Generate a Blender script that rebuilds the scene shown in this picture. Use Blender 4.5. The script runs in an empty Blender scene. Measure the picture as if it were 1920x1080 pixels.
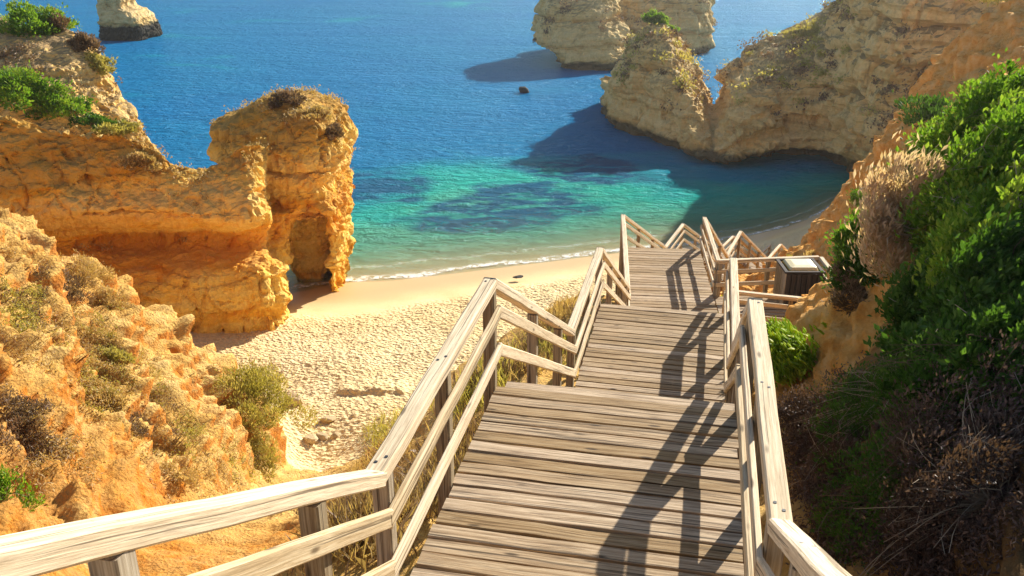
import bpy, math, random
import numpy as np
from mathutils import Vector

random.seed(7)
rng = np.random.default_rng(11)
scene = bpy.context.scene
COL = scene.collection
CAMZ = 20.0
F = 1680.0
PITCH = 0.3984
CP, SP = math.cos(PITCH), math.sin(PITCH)
SUN_AZ, SUN_EL = math.radians(36), math.radians(24.5)


# ---------------------------------------------------------------- helpers
def at(px, py, d):
    """world point at forward distance d seen at photo pixel px, py"""
    k = (py - 540.0) / F
    q = d * (k * CP + SP) / (CP - k * SP)
    depth = d * CP + q * SP
    return ((px - 960.0) / F * depth, d, CAMZ - q)


def at_z(px, py, z):
    k = (py - 540.0) / F
    q = CAMZ - z
    d = q * (CP - k * SP) / (k * CP + SP)
    return at(px, py, d)


_perm = np.random.default_rng(3).permutation(256)
_perm = np.concatenate([_perm, _perm, _perm])
_g = np.random.default_rng(5).normal(size=(256, 3))
_g /= np.linalg.norm(_g, axis=1)[:, None]
_g = _g.astype(np.float32)


def perlin(p):
    p = np.asarray(p, float)
    i = np.floor(p).astype(np.int64)
    f = (p - i).astype(np.float32)
    i &= 255
    u = f * f * f * (f * (f * 6 - 15) + 10)
    out = 0
    for dx in (0, 1):
        wx = u[:, 0] if dx else 1 - u[:, 0]
        a = _perm[(i[:, 0] + dx) & 255]
        for dy in (0, 1):
            wy = u[:, 1] if dy else 1 - u[:, 1]
            b = _perm[(a + i[:, 1] + dy) & 255]
            for dz in (0, 1):
                wz = u[:, 2] if dz else 1 - u[:, 2]
                g = _g[_perm[(b + i[:, 2] + dz) & 255]]
                dd = g[:, 0] * (f[:, 0] - dx) + g[:, 1] * (f[:, 1] - dy) + g[:, 2] * (f[:, 2] - dz)
                out = out + wx * wy * wz * dd
    return out * 1.5


def fbm(p, f=1.0, o=4, gain=.5, ridged=False):
    p = np.asarray(p, float)
    a, s, out = 1.0, 0.0, 0
    for k in range(o):
        n = perlin(p * f + 17.3 * k)
        if ridged:
            n = 1 - 2 * np.abs(n)
        out = out + a * n
        s += a
        a *= gain
        f *= 2.03
    return out / s


def worley(p, f=1.0):
    """cell value and edge distance of a jittered lattice"""
    p = np.asarray(p, float) * f
    b = np.floor(p).astype(np.int64)
    d1 = np.full(len(p), 9.0); d2 = d1.copy(); val = np.zeros(len(p))
    for dx in (-1, 0, 1):
        for dy in (-1, 0, 1):
            for dz in (-1, 0, 1):
                c = b + [dx, dy, dz]
                h = _perm[(_perm[(_perm[c[:, 0] & 255] + c[:, 1]) & 255] + c[:, 2]) & 255]
                q = c + .5 + .42 * _g[h]
                d = np.sqrt(((p - q) ** 2).sum(1))
                near = d < d1
                d2 = np.where(near, d1, np.minimum(d2, d))
                val = np.where(near, _perm[(h + 77) & 255] / 255.0, val)
                d1 = np.where(near, d, d1)
    return val, d2 - d1


def xy0(x, y, z=0.0):
    return np.stack([x, y, np.zeros_like(x) + z], 1)


def sstep(a, b, x):
    t = np.clip((x - a) / (b - a), 0, 1)
    return t * t * (3 - 2 * t)


def link(o, parent=None):
    COL.objects.link(o)
    if parent is not None:
        o.parent = parent
    return o


def tag(o, label=None, cat=None, group=None, kind=None):
    if label: o['label'] = label
    if cat: o['category'] = cat
    if group: o['group'] = group
    if kind: o['kind'] = kind
    return o


def empty(name, loc=(0, 0, 0)):
    o = bpy.data.objects.new(name, None)
    o.empty_display_size = .2
    o.location = loc
    return link(o)


def mesh_np(name, V, faces, mat, parent=None, smooth=False, attrs=None):
    """V (n,3); faces: list of (m,k) int arrays"""
    me = bpy.data.meshes.new(name)
    if not isinstance(faces, (list, tuple)):
        faces = [faces]
    V = np.asarray(V, np.float32)
    if parent is not None:
        V = V - np.array(parent.location, np.float32)
    me.vertices.add(len(V))
    me.vertices.foreach_set('co', V.ravel())
    nl = sum(f.size for f in faces)
    npoly = sum(len(f) for f in faces)
    me.loops.add(nl)
    me.polygons.add(npoly)
    me.loops.foreach_set('vertex_index', np.concatenate([f.ravel() for f in faces]).astype(np.int32))
    tot = np.concatenate([np.full(len(f), f.shape[1], np.int32) for f in faces])
    start = np.concatenate([[0], np.cumsum(tot)[:-1]]).astype(np.int32)
    me.polygons.foreach_set('loop_start', start)
    me.polygons.foreach_set('loop_total', tot)
    me.polygons.foreach_set('use_smooth', np.full(npoly, smooth, bool))
    me.update(calc_edges=True)
    me.validate()
    for k, (typ, data) in (attrs or {}).items():
        a = me.attributes.new(k, typ, 'POINT')
        a.data.foreach_set('value' if typ == 'FLOAT' else ('color' if 'COLOR' in typ else 'vector'), np.asarray(data, np.float32).ravel())
    if mat: me.materials.append(mat)
    o = bpy.data.objects.new(name, me)
    return link(o, parent)


def grid_faces(nu, nv):
    i = np.arange(nu - 1)[:, None] * nv + np.arange(nv - 1)[None, :]
    return np.stack([i, i + nv, i + nv + 1, i + 1], -1).reshape(-1, 4)


# ---------------------------------------------------------------- materials
class NT:
    def __init__(s, name):
        s.m = bpy.data.materials.new(name)
        s.m.use_nodes = True
        s.t = s.m.node_tree
        s.b = s.t.nodes['Principled BSDF']
        s.out = s.t.nodes['Material Output']

    def n(s, typ, **kw):
        nd = s.t.nodes.new(typ)
        for k, v in kw.items():
            if k in nd.inputs.keys() if not isinstance(k, int) else True:
                s.set(nd.inputs[k], v)
            else:
                setattr(nd, k, v)
        return nd

    def set(s, inp, v):
        if isinstance(v, bpy.types.NodeSocket):
            s.t.links.new(v, inp)
        else:
            inp.default_value = v

    def noise(s, vec, scale, detail=4, rough=.55, dist=0.0):
        nd = s.t.nodes.new('ShaderNodeTexNoise')
        s.t.links.new(vec, nd.inputs['Vector'])
        nd.inputs['Scale'].default_value = scale
        nd.inputs['Detail'].default_value = detail
        nd.inputs['Roughness'].default_value = rough
        nd.inputs['Distortion'].default_value = dist
        return nd.outputs['Fac']

    def ramp(s, fac, stops):
        nd = s.t.nodes.new('ShaderNodeValToRGB')
        s.t.links.new(fac, nd.inputs['Fac'])
        el = nd.color_ramp.elements
        while len(el) < len(stops): el.new(.5)
        for e, (p, c) in zip(el, stops):
            e.position = p
            e.color = (c if isinstance(c, (tuple, list)) else (c, c, c))[:3] + (1,) if isinstance(c, (tuple, list)) else (c, c, c, 1)
        return nd.outputs['Color']

    def mix(s, fac, a, b, mode='MIX'):
        nd = s.t.nodes.new('ShaderNodeMix')
        nd.data_type = 'RGBA'
        nd.blend_type = mode
        nd.clamp_factor = True
        s.set(nd.inputs[0], fac)
        for k, v in ((6, a), (7, b)):
            s.set(nd.inputs[k], v if isinstance(v, bpy.types.NodeSocket) else tuple(v) + (1,))
        return nd.outputs[2]

    def math(s, op, a, b=0.0, c=0.0, clamp=False):
        nd = s.t.nodes.new('ShaderNodeMath')
        nd.operation = op
        nd.use_clamp = clamp
        for k, v in enumerate((a, b, c)): s.set(nd.inputs[k], v)
        return nd.outputs[0]

    def mapr(s, v, a, b, c=0.0, d=1.0):
        nd = s.t.nodes.new('ShaderNodeMapRange')
        for k, x in enumerate((v, a, b, c, d)): s.set(nd.inputs[k], x)
        nd.interpolation_type = 'SMOOTHSTEP'
        return nd.outputs[0]

    def pos(s):
        return s.t.nodes.new('ShaderNodeNewGeometry').outputs['Position']

    def attr(s, name, out='Fac'):
        nd = s.t.nodes.new('ShaderNodeAttribute')
        nd.attribute_name = name
        return nd.outputs[out]

    def scale(s, vec, sc):
        nd = s.t.nodes.new('ShaderNodeVectorMath')
        nd.operation = 'MULTIPLY'
        s.t.links.new(vec, nd.inputs[0])
        nd.inputs[1].default_value = sc
        return nd.outputs[0]

    def sep(s, vec):
        nd = s.t.nodes.new('ShaderNodeSeparateXYZ')
        s.t.links.new(vec, nd.inputs[0])
        return nd.outputs

    def bump(s, h, strength=.5, dist=.05, nrm=None):
        nd = s.t.nodes.new('ShaderNodeBump')
        s.set(nd.inputs['Height'], h)
        nd.inputs['Strength'].default_value = strength
        nd.inputs['Distance'].default_value = dist
        if nrm is not None: s.t.links.new(nrm, nd.inputs['Normal'])
        return nd.outputs['Normal']

    def fin(s, col, rough=.9, nrm=None, spec=.2):
        s.set(s.b.inputs['Base Color'], col if isinstance(col, bpy.types.NodeSocket) else tuple(col) + (1,))
        s.set(s.b.inputs['Roughness'], rough)
        s.b.inputs['Specular IOR Level'].default_value = spec
        if nrm is not None: s.t.links.new(nrm, s.b.inputs['Normal'])
        return s.m


def rock_mat(name, pale, mid, deep, brown, wet=(.035, .03, .022), wet_z=1.1, sc=1.0, top=(.16, .12, .06), band=1.0, warpk=1.6, zones=(), topk=1.0, lines=0.0):
    m = NT(name)
    p = m.pos()
    z = m.sep(p)['Z']
    warp = m.noise(p, .25 * sc, 3)
    zz = m.math('ADD', m.math('MULTIPLY', z, .55 * sc * band), m.math('MULTIPLY', warp, warpk))
    comb = m.t.nodes.new('ShaderNodeCombineXYZ')
    m.t.links.new(zz, comb.inputs[2])
    bands = m.noise(comb.outputs[0], 1.6, 4, .6)
    c = m.ramp(bands, [(.3, deep), (.45, mid), (.56, pale), (.68, mid), (.8, deep)])
    patch = m.noise(m.scale(p, (1, 1, .6)), .5 * sc, 6, .62, .4)
    c = m.mix(m.mapr(patch, .42, .66), c, pale)
    patch2 = m.noise(m.scale(p, (1, 1, .35)), .8 * sc, 6, .65, .6)
    c = m.mix(m.math('MULTIPLY', m.mapr(patch2, .55, .7), .8), c, deep)
    stain = m.noise(m.scale(p, (1, 1, .22)), 1.1 * sc, 5, .6, .8)
    c = m.mix(m.math('MULTIPLY', m.mapr(stain, .58, .72), .75), c, brown)
    fine = m.noise(p, 7 * sc, 5, .7)
    c = m.mix(m.mapr(fine, .3, .75, .0, .45), c, tuple(x * .62 for x in mid))
    for za, zb, zc, zk in zones:
        zw = m.math('ADD', z, m.math('MULTIPLY', m.math('SUBTRACT', m.noise(m.scale(p, (1, 1, .5)), .45, 5, .6), .5), 2.2))
        c = m.mix(m.math('MULTIPLY', m.math('MULTIPLY', m.mapr(zw, za - .35, za + .35), m.mapr(zw, zb - .35, zb + .35, 1, 0)), m.mapr(fine, .25, .7, zk, zk * .6)), c, zc)
    if lines:
        l2 = m.noise(comb.outputs[0], 4.5, 3, .55)
        c = m.mix(m.math('MULTIPLY', m.mapr(l2, .52, .64), lines), c, deep)
        c = m.mix(m.math('MULTIPLY', m.mapr(l2, .48, .38), lines * .8), c, pale)
    # flat tops carry weathered brown crust and lichen
    nz = m.sep(m.t.nodes.new('ShaderNodeNewGeometry').outputs['Normal'])['Z']
    tn = m.math('ADD', nz, m.math('MULTIPLY', m.math('SUBTRACT', patch2, .5), 1.2))
    c = m.mix(m.math('MULTIPLY', m.math('MULTIPLY', m.mapr(tn, .5, .95), topk), m.mapr(z, 3.5, 7)), c, top)
    wz = m.math('ADD', z, m.math('MULTIPLY', m.math('SUBTRACT', m.noise(p, 1.2, 3), .5), 1.0))
    c = m.mix(m.mapr(wz, wet_z - .35, wet_z + .25, 1, 0), c, wet)
    h = m.math('ADD', m.math('MULTIPLY', m.noise(p, 2.2 * sc, 8, .65), 1.0), m.math('MULTIPLY', bands, .6))
    vor = m.t.nodes.new('ShaderNodeTexVoronoi')
    vor.feature = 'DISTANCE_TO_EDGE'
    vor.inputs['Scale'].default_value = 1.1 * sc
    nd = m.t.nodes.new('ShaderNodeVectorMath'); nd.operation = 'ADD'
    m.t.links.new(p, nd.inputs[0])
    nn = m.t.nodes.new('ShaderNodeTexNoise'); nn.inputs['Scale'].default_value = 1.3 * sc; nn.inputs['Detail'].default_value = 4
    m.t.links.new(p, nn.inputs['Vector'])
    m.t.links.new(nn.outputs['Color'], nd.inputs[1])
    m.t.links.new(nd.outputs[0], vor.inputs['Vector'])
    h = m.math('ADD', h, m.math('MULTIPLY', m.mapr(vor.outputs['Distance'], 0, .06), .12))
    nr = m.bump(h, .75, .30 / sc)
    return m.fin(c, .92, nr, .15)


M = {}
M['rock_gold'] = rock_mat('golden limestone', (.92, .64, .18), (.88, .46, .04), (.72, .25, .012), (.34, .15, .02), wet_z=-.3, top=(.26, .14, .045), topk=.35,
                          zones=((3.9, 6.0, (.66, .20, .012), .5), (6.5, 8.3, (.92, .64, .25), .55), (8.8, 20, (.22, .12, .04), .6)))  # highest zone: brown scrub soil, darkened to include the shade on the cap
M['rock_cream'] = rock_mat('cream limestone', (.88, .64, .28), (.78, .46, .12), (.58, .27, .05), (.26, .17, .07), wet_z=.6, top=(.34, .23, .11))
M['rock_far'] = rock_mat('far limestone', (.82, .60, .27), (.66, .43, .14), (.42, .24, .06), (.24, .17, .07), wet=(.13, .10, .05), wet_z=1.1, sc=.55, top=(.20, .16, .07), band=1.6, warpk=.8, topk=.75, lines=.55)  # banded stone colour of the far cliff and the big stack
M['rock_stack'] = rock_mat('sea stack limestone', (.80, .60, .30), (.66, .42, .14), (.46, .25, .06), (.25, .18, .1), wet_z=2.4, sc=.5, band=1.4, lines=.5)


def soil_mat():
    m = NT('eroded sandy soil')
    p = m.pos()
    nrm = m.t.nodes.new('ShaderNodeNewGeometry').outputs['Normal']
    nz = m.sep(nrm)['Z']
    a = m.noise(p, .7, 6, .6, .3)
    b = m.noise(p, 3.5, 6, .65)
    d = m.noise(p, 14, 4, .7)
    x = m.sep(p)['X']
    tan_ = m.ramp(a, [(.3, (.58, .32, .07)), (.5, (.74, .46, .13)), (.7, (.82, .58, .22))])
    org = m.ramp(b, [(.3, (.42, .12, .012)), (.55, (.60, .21, .02)), (.75, (.72, .36, .07))])
    e = m.noise(p, 1.9, 8, .7, .3)
    steep = m.math('ADD', nz, m.math('MULTIPLY', m.math('SUBTRACT', e, .5), .9))
    c = m.mix(m.mapr(steep, .28, .66, .9, 0), tan_, org)
    c = m.mix(m.mapr(e, .5, .68, 0, .55), c, (.36, .22, .09))
    c = m.mix(m.mapr(d, .35, .7, 0, .5), c, (.30, .17, .07))
    c = m.mix(m.math('MULTIPLY', m.attr('rust'), m.mapr(e, .3, .6, 1, .45)), c, org)
    crop = m.attr('ochre')
    oc = m.ramp(b, [(.3, (.66, .26, .04)), (.5, (.84, .43, .11)), (.7, (.90, .58, .24))])
    c = m.mix(crop, c, oc)
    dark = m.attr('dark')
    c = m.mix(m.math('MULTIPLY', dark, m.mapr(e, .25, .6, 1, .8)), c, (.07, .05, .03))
    vor = m.t.nodes.new('ShaderNodeTexVoronoi')
    vor.inputs['Scale'].default_value = 16
    m.t.links.new(p, vor.inputs['Vector'])
    h = m.math('ADD', m.math('MULTIPLY', m.noise(p, 9, 9, .72), 1.0), m.math('MULTIPLY', vor.outputs['Distance'], .35))
    nr = m.bump(h, .9, .10)
    return m.fin(c, .95, nr, .1)


def sand_mat():
    m = NT('beach sand')
    p = m.pos()
    a = m.noise(p, .35, 4)
    b = m.noise(p, 9, 5, .7)
    c = m.ramp(a, [(.35, (.80, .59, .29)), (.6, (.88, .69, .38))])
    c = m.mix(m.mapr(b, .3, .7, 0, .35), c, (.58, .40, .18))
    wet = m.attr('wet')
    c = m.mix(wet, c, (.62, .42, .20))
    tread = m.attr('tread')
    vor = m.t.nodes.new('ShaderNodeTexVoronoi')
    vor.inputs['Scale'].default_value = 5.5
    m.t.links.new(m.scale(p, (1.0, 1.5, 1)), vor.inputs['Vector'])
    h = m.math('MULTIPLY', tread, m.math('ADD', vor.outputs['Distance'], m.noise(p, 6, 5, .6)))
    h = m.math('ADD', h, m.math('MULTIPLY', m.noise(p, 30, 3, .6), .1))
    nr = m.bump(h, .9, .12)
    return m.fin(c, m.mapr(wet, 0, 1, .95, .42), nr, .25)


def wood_mat(name, light, mid, dark, stain=.5):
    m = NT(name)
    g = m.attr('grain', 'Vector')
    r = m.attr('rnd')
    gs = m.scale(g, (1.6, 60, 60))
    n1 = m.noise(gs, 1.0, 6, .65, .7)
    n2 = m.noise(m.scale(g, (1.8, 32, 32)), 1.0, 7, .7, .8)
    n3 = m.noise(m.scale(g, (7, 190, 190)), 1.0, 3, .6)
    c = m.ramp(n1, [(.3, dark), (.46, mid), (.62, light), (.85, mid)])
    c = m.mix(m.math('MULTIPLY', m.mapr(n2, .52, .72), stain), c, dark)
    c = m.mix(m.mapr(n3, .45, .75, 0, .55), c, tuple(x * .55 for x in mid))
    blot = m.noise(m.scale(g, (2.2, 24, 24)), 1.0, 7, .72)
    c = m.mix(m.mapr(blot, .5, .75, 0, .5), c, light)
    crk = m.noise(m.scale(g, (.5, 48, 48)), 1.0, 4, .6, .3)
    c = m.mix(m.mapr(crk, .57, .63, 0, .8), c, tuple(x * .4 for x in dark))
    # knots
    vor = m.t.nodes.new('ShaderNodeTexVoronoi')
    vor.inputs['Scale'].default_value = 1.0
    m.t.links.new(m.scale(g, (2.1, 8, 8)), vor.inputs['Vector'])
    c = m.mix(m.mapr(vor.outputs['Distance'], .05, .16, .85, 0), c, tuple(x * .45 for x in dark))
    tint = m.mapr(r, 0, 1, .72, 1.12)
    hsv = m.t.nodes.new('ShaderNodeHueSaturation')
    m.t.links.new(c, hsv.inputs['Color'])
    m.t.links.new(tint, hsv.inputs['Value'])
    m.t.links.new(m.mapr(r, 0, 1, 1.15, .85), hsv.inputs['Saturation'])
    h = m.math('ADD', n1, m.math('MULTIPLY', n3, .7))
    nr = m.bump(h, .35, .006)
    return m.fin(hsv.outputs['Color'], .8, nr, .25)


def leaf_mat(name, c1, c2, c3, trans=.45):
    m = NT(name)
    r = m.attr('rnd')
    c = m.ramp(r, [(0, c1), (.5, c2), (1, c3)])
    m.fin(c, .55, None, .3)
    tr = m.t.nodes.new('ShaderNodeBsdfTranslucent')
    m.t.links.new(m.mix(.5, c, (min(1, c2[0] * 2.4), min(1, c2[1] * 2.0), c2[2] * .6)), tr.inputs['Color'])
    mx = m.t.nodes.new('ShaderNodeMixShader')
    mx.inputs[0].default_value = trans
    m.t.links.new(m.b.outputs[0], mx.inputs[1])
    m.t.links.new(tr.outputs[0], mx.inputs[2])
    m.t.links.new(mx.outputs[0], m.out.inputs['Surface'])
    return m.m


def plain(name, col, rough=.8, noise=.3, sc=8, spec=.2):
    m = NT(name)
    n = m.noise(m.pos(), sc, 5, .6)
    c = m.mix(m.mapr(n, .35, .7, 0, noise), col, tuple(x * .5 for x in col))
    return m.fin(c, rough, m.bump(n, .3, .02), spec)


M['soil'] = soil_mat()
M['sand'] = sand_mat()
M['wood_rail'] = wood_mat('bleached rail timber', (.80, .66, .44), (.64, .48, .28), (.34, .23, .12), .35)
M['wood_deck'] = wood_mat('weathered deck timber', (.60, .45, .28), (.38, .25, .13), (.10, .06, .03), .85)
M['wood_post'] = wood_mat('post timber', (.48, .40, .28), (.34, .26, .16), (.15, .10, .06), .6)
M['wood_dark'] = wood_mat('dark stained timber', (.075, .06, .055), (.045, .036, .034), (.018, .015, .014), .5)
M['leaf_green'] = leaf_mat('bright green leaves', (.04, .11, .010), (.11, .24, .018), (.36, .42, .05), .45)
M['leaf_dark'] = leaf_mat('dark green leaves', (.02, .06, .010), (.05, .13, .015), (.12, .22, .03), .4)
M['leaf_olive'] = leaf_mat('olive scrub leaves', (.18, .18, .045), (.34, .32, .09), (.52, .46, .16), .4)
M['leaf_dry'] = leaf_mat('dry straw leaves', (.26, .16, .06), (.46, .33, .14), (.62, .48, .24), .3)
M['leaf_brown'] = leaf_mat('brown dead leaves', (.09, .055, .03), (.18, .12, .075), (.32, .23, .15), .25)
M['leaf_dead'] = leaf_mat('dead grey brown twigs and leaves', (.05, .03, .025), (.11, .07, .055), (.22, .15, .12), .2)
M['leaf_pink'] = leaf_mat('pinkish dry plumes', (.30, .20, .13), (.50, .36, .26), (.70, .54, .42), .4)
M['leaf_lime'] = leaf_mat('fleshy lime leaves', (.12, .24, .01), (.32, .46, .02), (.60, .60, .06), .45)
M['twig'] = plain('twig bark', (.16, .11, .07))
M['twig_pale'] = plain('pale twig bark', (.42, .34, .24))
M['lid'] = plain('cream plastic lid', (.66, .58, .34), .45, .12, 6, .4)
M['lid_edge'] = plain('yellow plastic rim', (.72, .50, .05), .45, .1, 6, .4)
M['bin'] = plain('dark plastic bin', (.03, .035, .045), .5, .2, 6, .4)
M['stone'] = plain('pale beach stone', (.55, .42, .24), .9, .5, 5)
M['stone_dark'] = plain('wet dark stone', (.05, .045, .04), .7, .5, 3)


def water_mat():
    m = NT('sea water')
    p = m.pos()
    dep = m.attr('depth')
    reef = m.attr('reef')
    n = m.noise(m.scale(p, (1, 1.6, 1)), .05, 4, .6, .5)
    n2 = m.noise(m.scale(p, (1, 1.8, 1)), .35, 5, .6, .6)
    dd = m.math('MULTIPLY', dep, m.mapr(n, .3, .7, .6, 1.5))
    f = m.math('DIVIDE', dd, 12.0, clamp=True)
    c = m.ramp(f, [(0, (.34, .50, .30)), (.05, (.13, .46, .30)), (.12, (.015, .42, .34)), (.24, (.004, .27, .38)),
                   (.42, (.001, .18, .40)), (1, (.001, .165, .40))])
    c = m.mix(m.math('MULTIPLY', reef, m.mapr(n2, .38, .55, .25, .95)), c, (.001, .085, .21))
    geo = m.t.nodes.new('ShaderNodeNewGeometry')
    # waves: three scales, running roughly towards the shore
    w1 = m.noise(m.scale(p, (.5, 1.0, 1)), 1.1, 5, .65, .5)
    w2 = m.noise(m.scale(p, (.6, 1.0, 1)), 2.6, 4, .6, .3)
    w0 = m.noise(m.scale(p, (.35, 1.0, 1)), .16, 3, .5, .3)
    h = m.math('ADD', m.math('MULTIPLY', w1, .7), m.math('MULTIPLY', w2, .25))
    h = m.math('ADD', h, m.math('MULTIPLY', w0, .9))
    nr = m.bump(h, 1.0, 1.7)
    dif = m.t.nodes.new('ShaderNodeBsdfDiffuse')
    m.t.links.new(c, dif.inputs['Color'])
    m.t.links.new(nr, dif.inputs['Normal'])
    trn = m.t.nodes.new('ShaderNodeBsdfTransparent')
    trn.inputs['Color'].default_value = (.93, .98, .95, 1)
    mx = m.t.nodes.new('ShaderNodeMixShader')
    # opacity grows with depth of water
    op = m.math('SUBTRACT', 1.0, m.math('POWER', 2.718, m.math('MULTIPLY', dep, -1.25)), clamp=True)
    m.t.links.new(op, mx.inputs[0])
    m.t.links.new(trn.outputs[0], mx.inputs[1])
    m.t.links.new(dif.outputs[0], mx.inputs[2])
    gl = m.t.nodes.new('ShaderNodeBsdfGlossy')
    gl.inputs['Roughness'].default_value = .16
    gl.inputs['Color'].default_value = (.55, .86, 1, 1)
    m.t.links.new(nr, gl.inputs['Normal'])
    fr = m.t.nodes.new('ShaderNodeFresnel')
    fr.inputs['IOR'].default_value = 1.33
    m.t.links.new(nr, fr.inputs['Normal'])
    mx2 = m.t.nodes.new('ShaderNodeMixShader')
    m.t.links.new(m.math('MULTIPLY', fr.outputs[0], .42), mx2.inputs[0])
    m.t.links.new(mx.outputs[0], mx2.inputs[1])
    m.t.links.new(gl.outputs[0], mx2.inputs[2])
    # foam along the edge
    fo = m.t.nodes.new('ShaderNodeBsdfDiffuse')
    fo.inputs['Color'].default_value = (.85, .84, .78, 1)
    fn = m.noise(m.scale(p, (1, 1, 1)), 2.2, 6, .7, .8)
    edge = m.math('ADD', dep, m.math('MULTIPLY', m.math('SUBTRACT', m.noise(p, .35, 4), .5), .22))
    foam = m.math('MULTIPLY', m.mapr(edge, .015, .05), m.mapr(edge, .06, .14, 1, 0))
    foam2 = m.math('MULTIPLY', m.mapr(edge, .26, .30), m.mapr(edge, .30, .36, 1, 0))
    foam = m.math('ADD', foam, m.math('MULTIPLY', foam2, .25))
    foam = m.math('MULTIPLY', foam, m.mapr(fn, .42, .58), clamp=True)
    mx3 = m.t.nodes.new('ShaderNodeMixShader')
    m.t.links.new(foam, mx3.inputs[0])
    m.t.links.new(mx2.outputs[0], mx3.inputs[1])
    m.t.links.new(fo.outputs[0], mx3.inputs[2])
    m.t.links.new(mx3.outputs[0], m.out.inputs['Surface'])
    return m.m


M['water'] = water_mat()

# ---------------------------------------------------------------- stair layout
class Frame:
    def __init__(s, psi, L, W, q, a, b):
        s.psi, s.L, s.R, s.z, s.a, s.b = psi, L, L + W, CAMZ - q, a, b

    def p(s, l, a, h=0.0):
        c, n = math.cos(s.psi), math.sin(s.psi)
        return Vector((l * c + a * n, -l * n + a * c, s.z + h))


P1 = Frame(.2019, -1.5005, 2.0274, 3.794, 3.8549, 6.6734)
P2 = Frame(.2133, -1.4549, 2.0274, 6.0634, 10.5621, 13.7367)
P3 = Frame(.0949, .9102, 2.2348, 9.1377, 19.6298, 25.0508)


def frame_at(X, Y, q, az, W, length):
    """frame whose left near corner is X, Y"""
    c, n = math.cos(az), math.sin(az)
    l = X * c - Y * n
    a = X * n + Y * c
    return Frame(az, l, W, q, a, a + length)


P4 = frame_at(5.57, 30.3, 12.14, math.radians(23), 2.1, 2.8)
P5 = frame_at(9.26, 37.5, 14.95, math.radians(30), 2.1, 2.2)
P6 = frame_at(12.9, 43.8, 17.6, math.radians(33), 2.1, 2.0)
P0 = Frame(.2019, -1.5005, 2.0274, 3.794 - .583 * 6.4, 3.8549 - 6.4 - 2.5, 3.8549 - 6.4)

# ---------------------------------------------------------------- terrain height field
ctrl = []


def C(px, py, d, dz=0.0):
    x, y, z = at(px, py, d)
    ctrl.append((x, y, z + dz))


def G(x, y, q):
    ctrl.append((x, y, CAMZ - q))


for t in [(0, -6, 1.0), (0, -3, 1.9), (0, 0, 3.0), (.3, 2.2, 4.2), (.5, 4, 5.2), (.9, 6, 5.5), (1.2, 8, 6.4), (1.7, 10, 7.5), (2.4, 13.3, 7.7), (3.2, 17, 10.0),
          (3.9, 20, 10.7), (4.6, 24, 10.8), (6.0, 27.5, 12.7), (7.0, 30, 13.6), (8, 32.5, 13.9), (9.5, 36, 16.2), (11, 39, 16.6), (13, 42, 18.4), (14.5, 46, 18.9), (9, 42, 18.4), (6, 38, 17.9), (4, 33, 17.4),
          (-3, -5, 1.5), (-3.5, 0, 4.6), (-2.6, 3, 5.4), (4, -5, .5), (3, 0, 2.2), (9, -4, -2), (9, 2, -.6), (-9, -4, 1.5), (-16, 0, 2), (-16, 8, 4.5), (-24, 15, 5), (-26, 26, 7), (14, 5, -2), (20, 10, -3), (26, 20, -3),
          (-2.3, 5.2, 6.0)]:
    G(*t)
# left slope: crest, then face
for t in [(0, 430, 24.5), (100, 502, 25), (180, 543, 25.5), (310, 640, 26.5), (380, 690, 27), (440, 750, 27), (540, 862, 27.5),
          (0, 560, 19), (150, 650, 20), (300, 760, 21), (420, 850, 22.5), (0, 700, 15.5), (150, 800, 16), (280, 880, 16.5), (420, 900, 18.2),
          (0, 880, 11.5), (120, 930, 11.5), (300, 940, 12.8), (450, 965, 13.5), (50, 1060, 8.8), (300, 1060, 9.2), (470, 1040, 9), (620, 985, 8.8),
          (540, 920, 20), (640, 860, 22)]:
    C(*t)
for t in [(-12.5, 31, 18.5), (-16.5, 32, 17.0), (-9.5, 31, 18.5), (-21, 33, 13.5), (-28, 36, 11)]: G(*t)
# stairs bank towards the beach
for t in [(700, 805, 22), (790, 740, 22.5), (880, 690, 23), (980, 620, 24), (1085, 565, 25.5), (760, 900, 13), (860, 800, 15), (960, 700, 17)]:
    C(*t)
# beach plane
for t in [(-6, 31, 18.4), (-2, 31.5, 18.3), (-14, 38, 18.9), (-8, 36, 18.8), (-2, 38, 18.8), (3, 42, 19.0), (-6, 43, 19.45), (0, 46, 19.45), (8, 48, 19.3),
          (-10, 47.6, 19.95), (-3, 50, 20), (1.3, 51.4, 20), (9, 54, 20), (16.8, 57, 20), (23.4, 62.7, 20), (14, 51, 19.35), (20, 57, 19.5),
          (-10, 54, 20.7), (-3, 56.5, 20.75), (1.3, 58, 20.8), (9, 60.5, 20.8), (15, 64, 21.5), (20, 69, 21.9), (-5, 64, 21.6), (5, 68, 21.8), (0, 76, 23.5), (14, 74, 22.2), (-16, 50, 20.5), (-20, 60, 21.8), (-30, 55, 21), (0, 95, 27), (25, 78, 23.8), (-30, 75, 26), (-15, 42, 19.4), (-24, 40, 18)]:
    G(*t)
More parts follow.
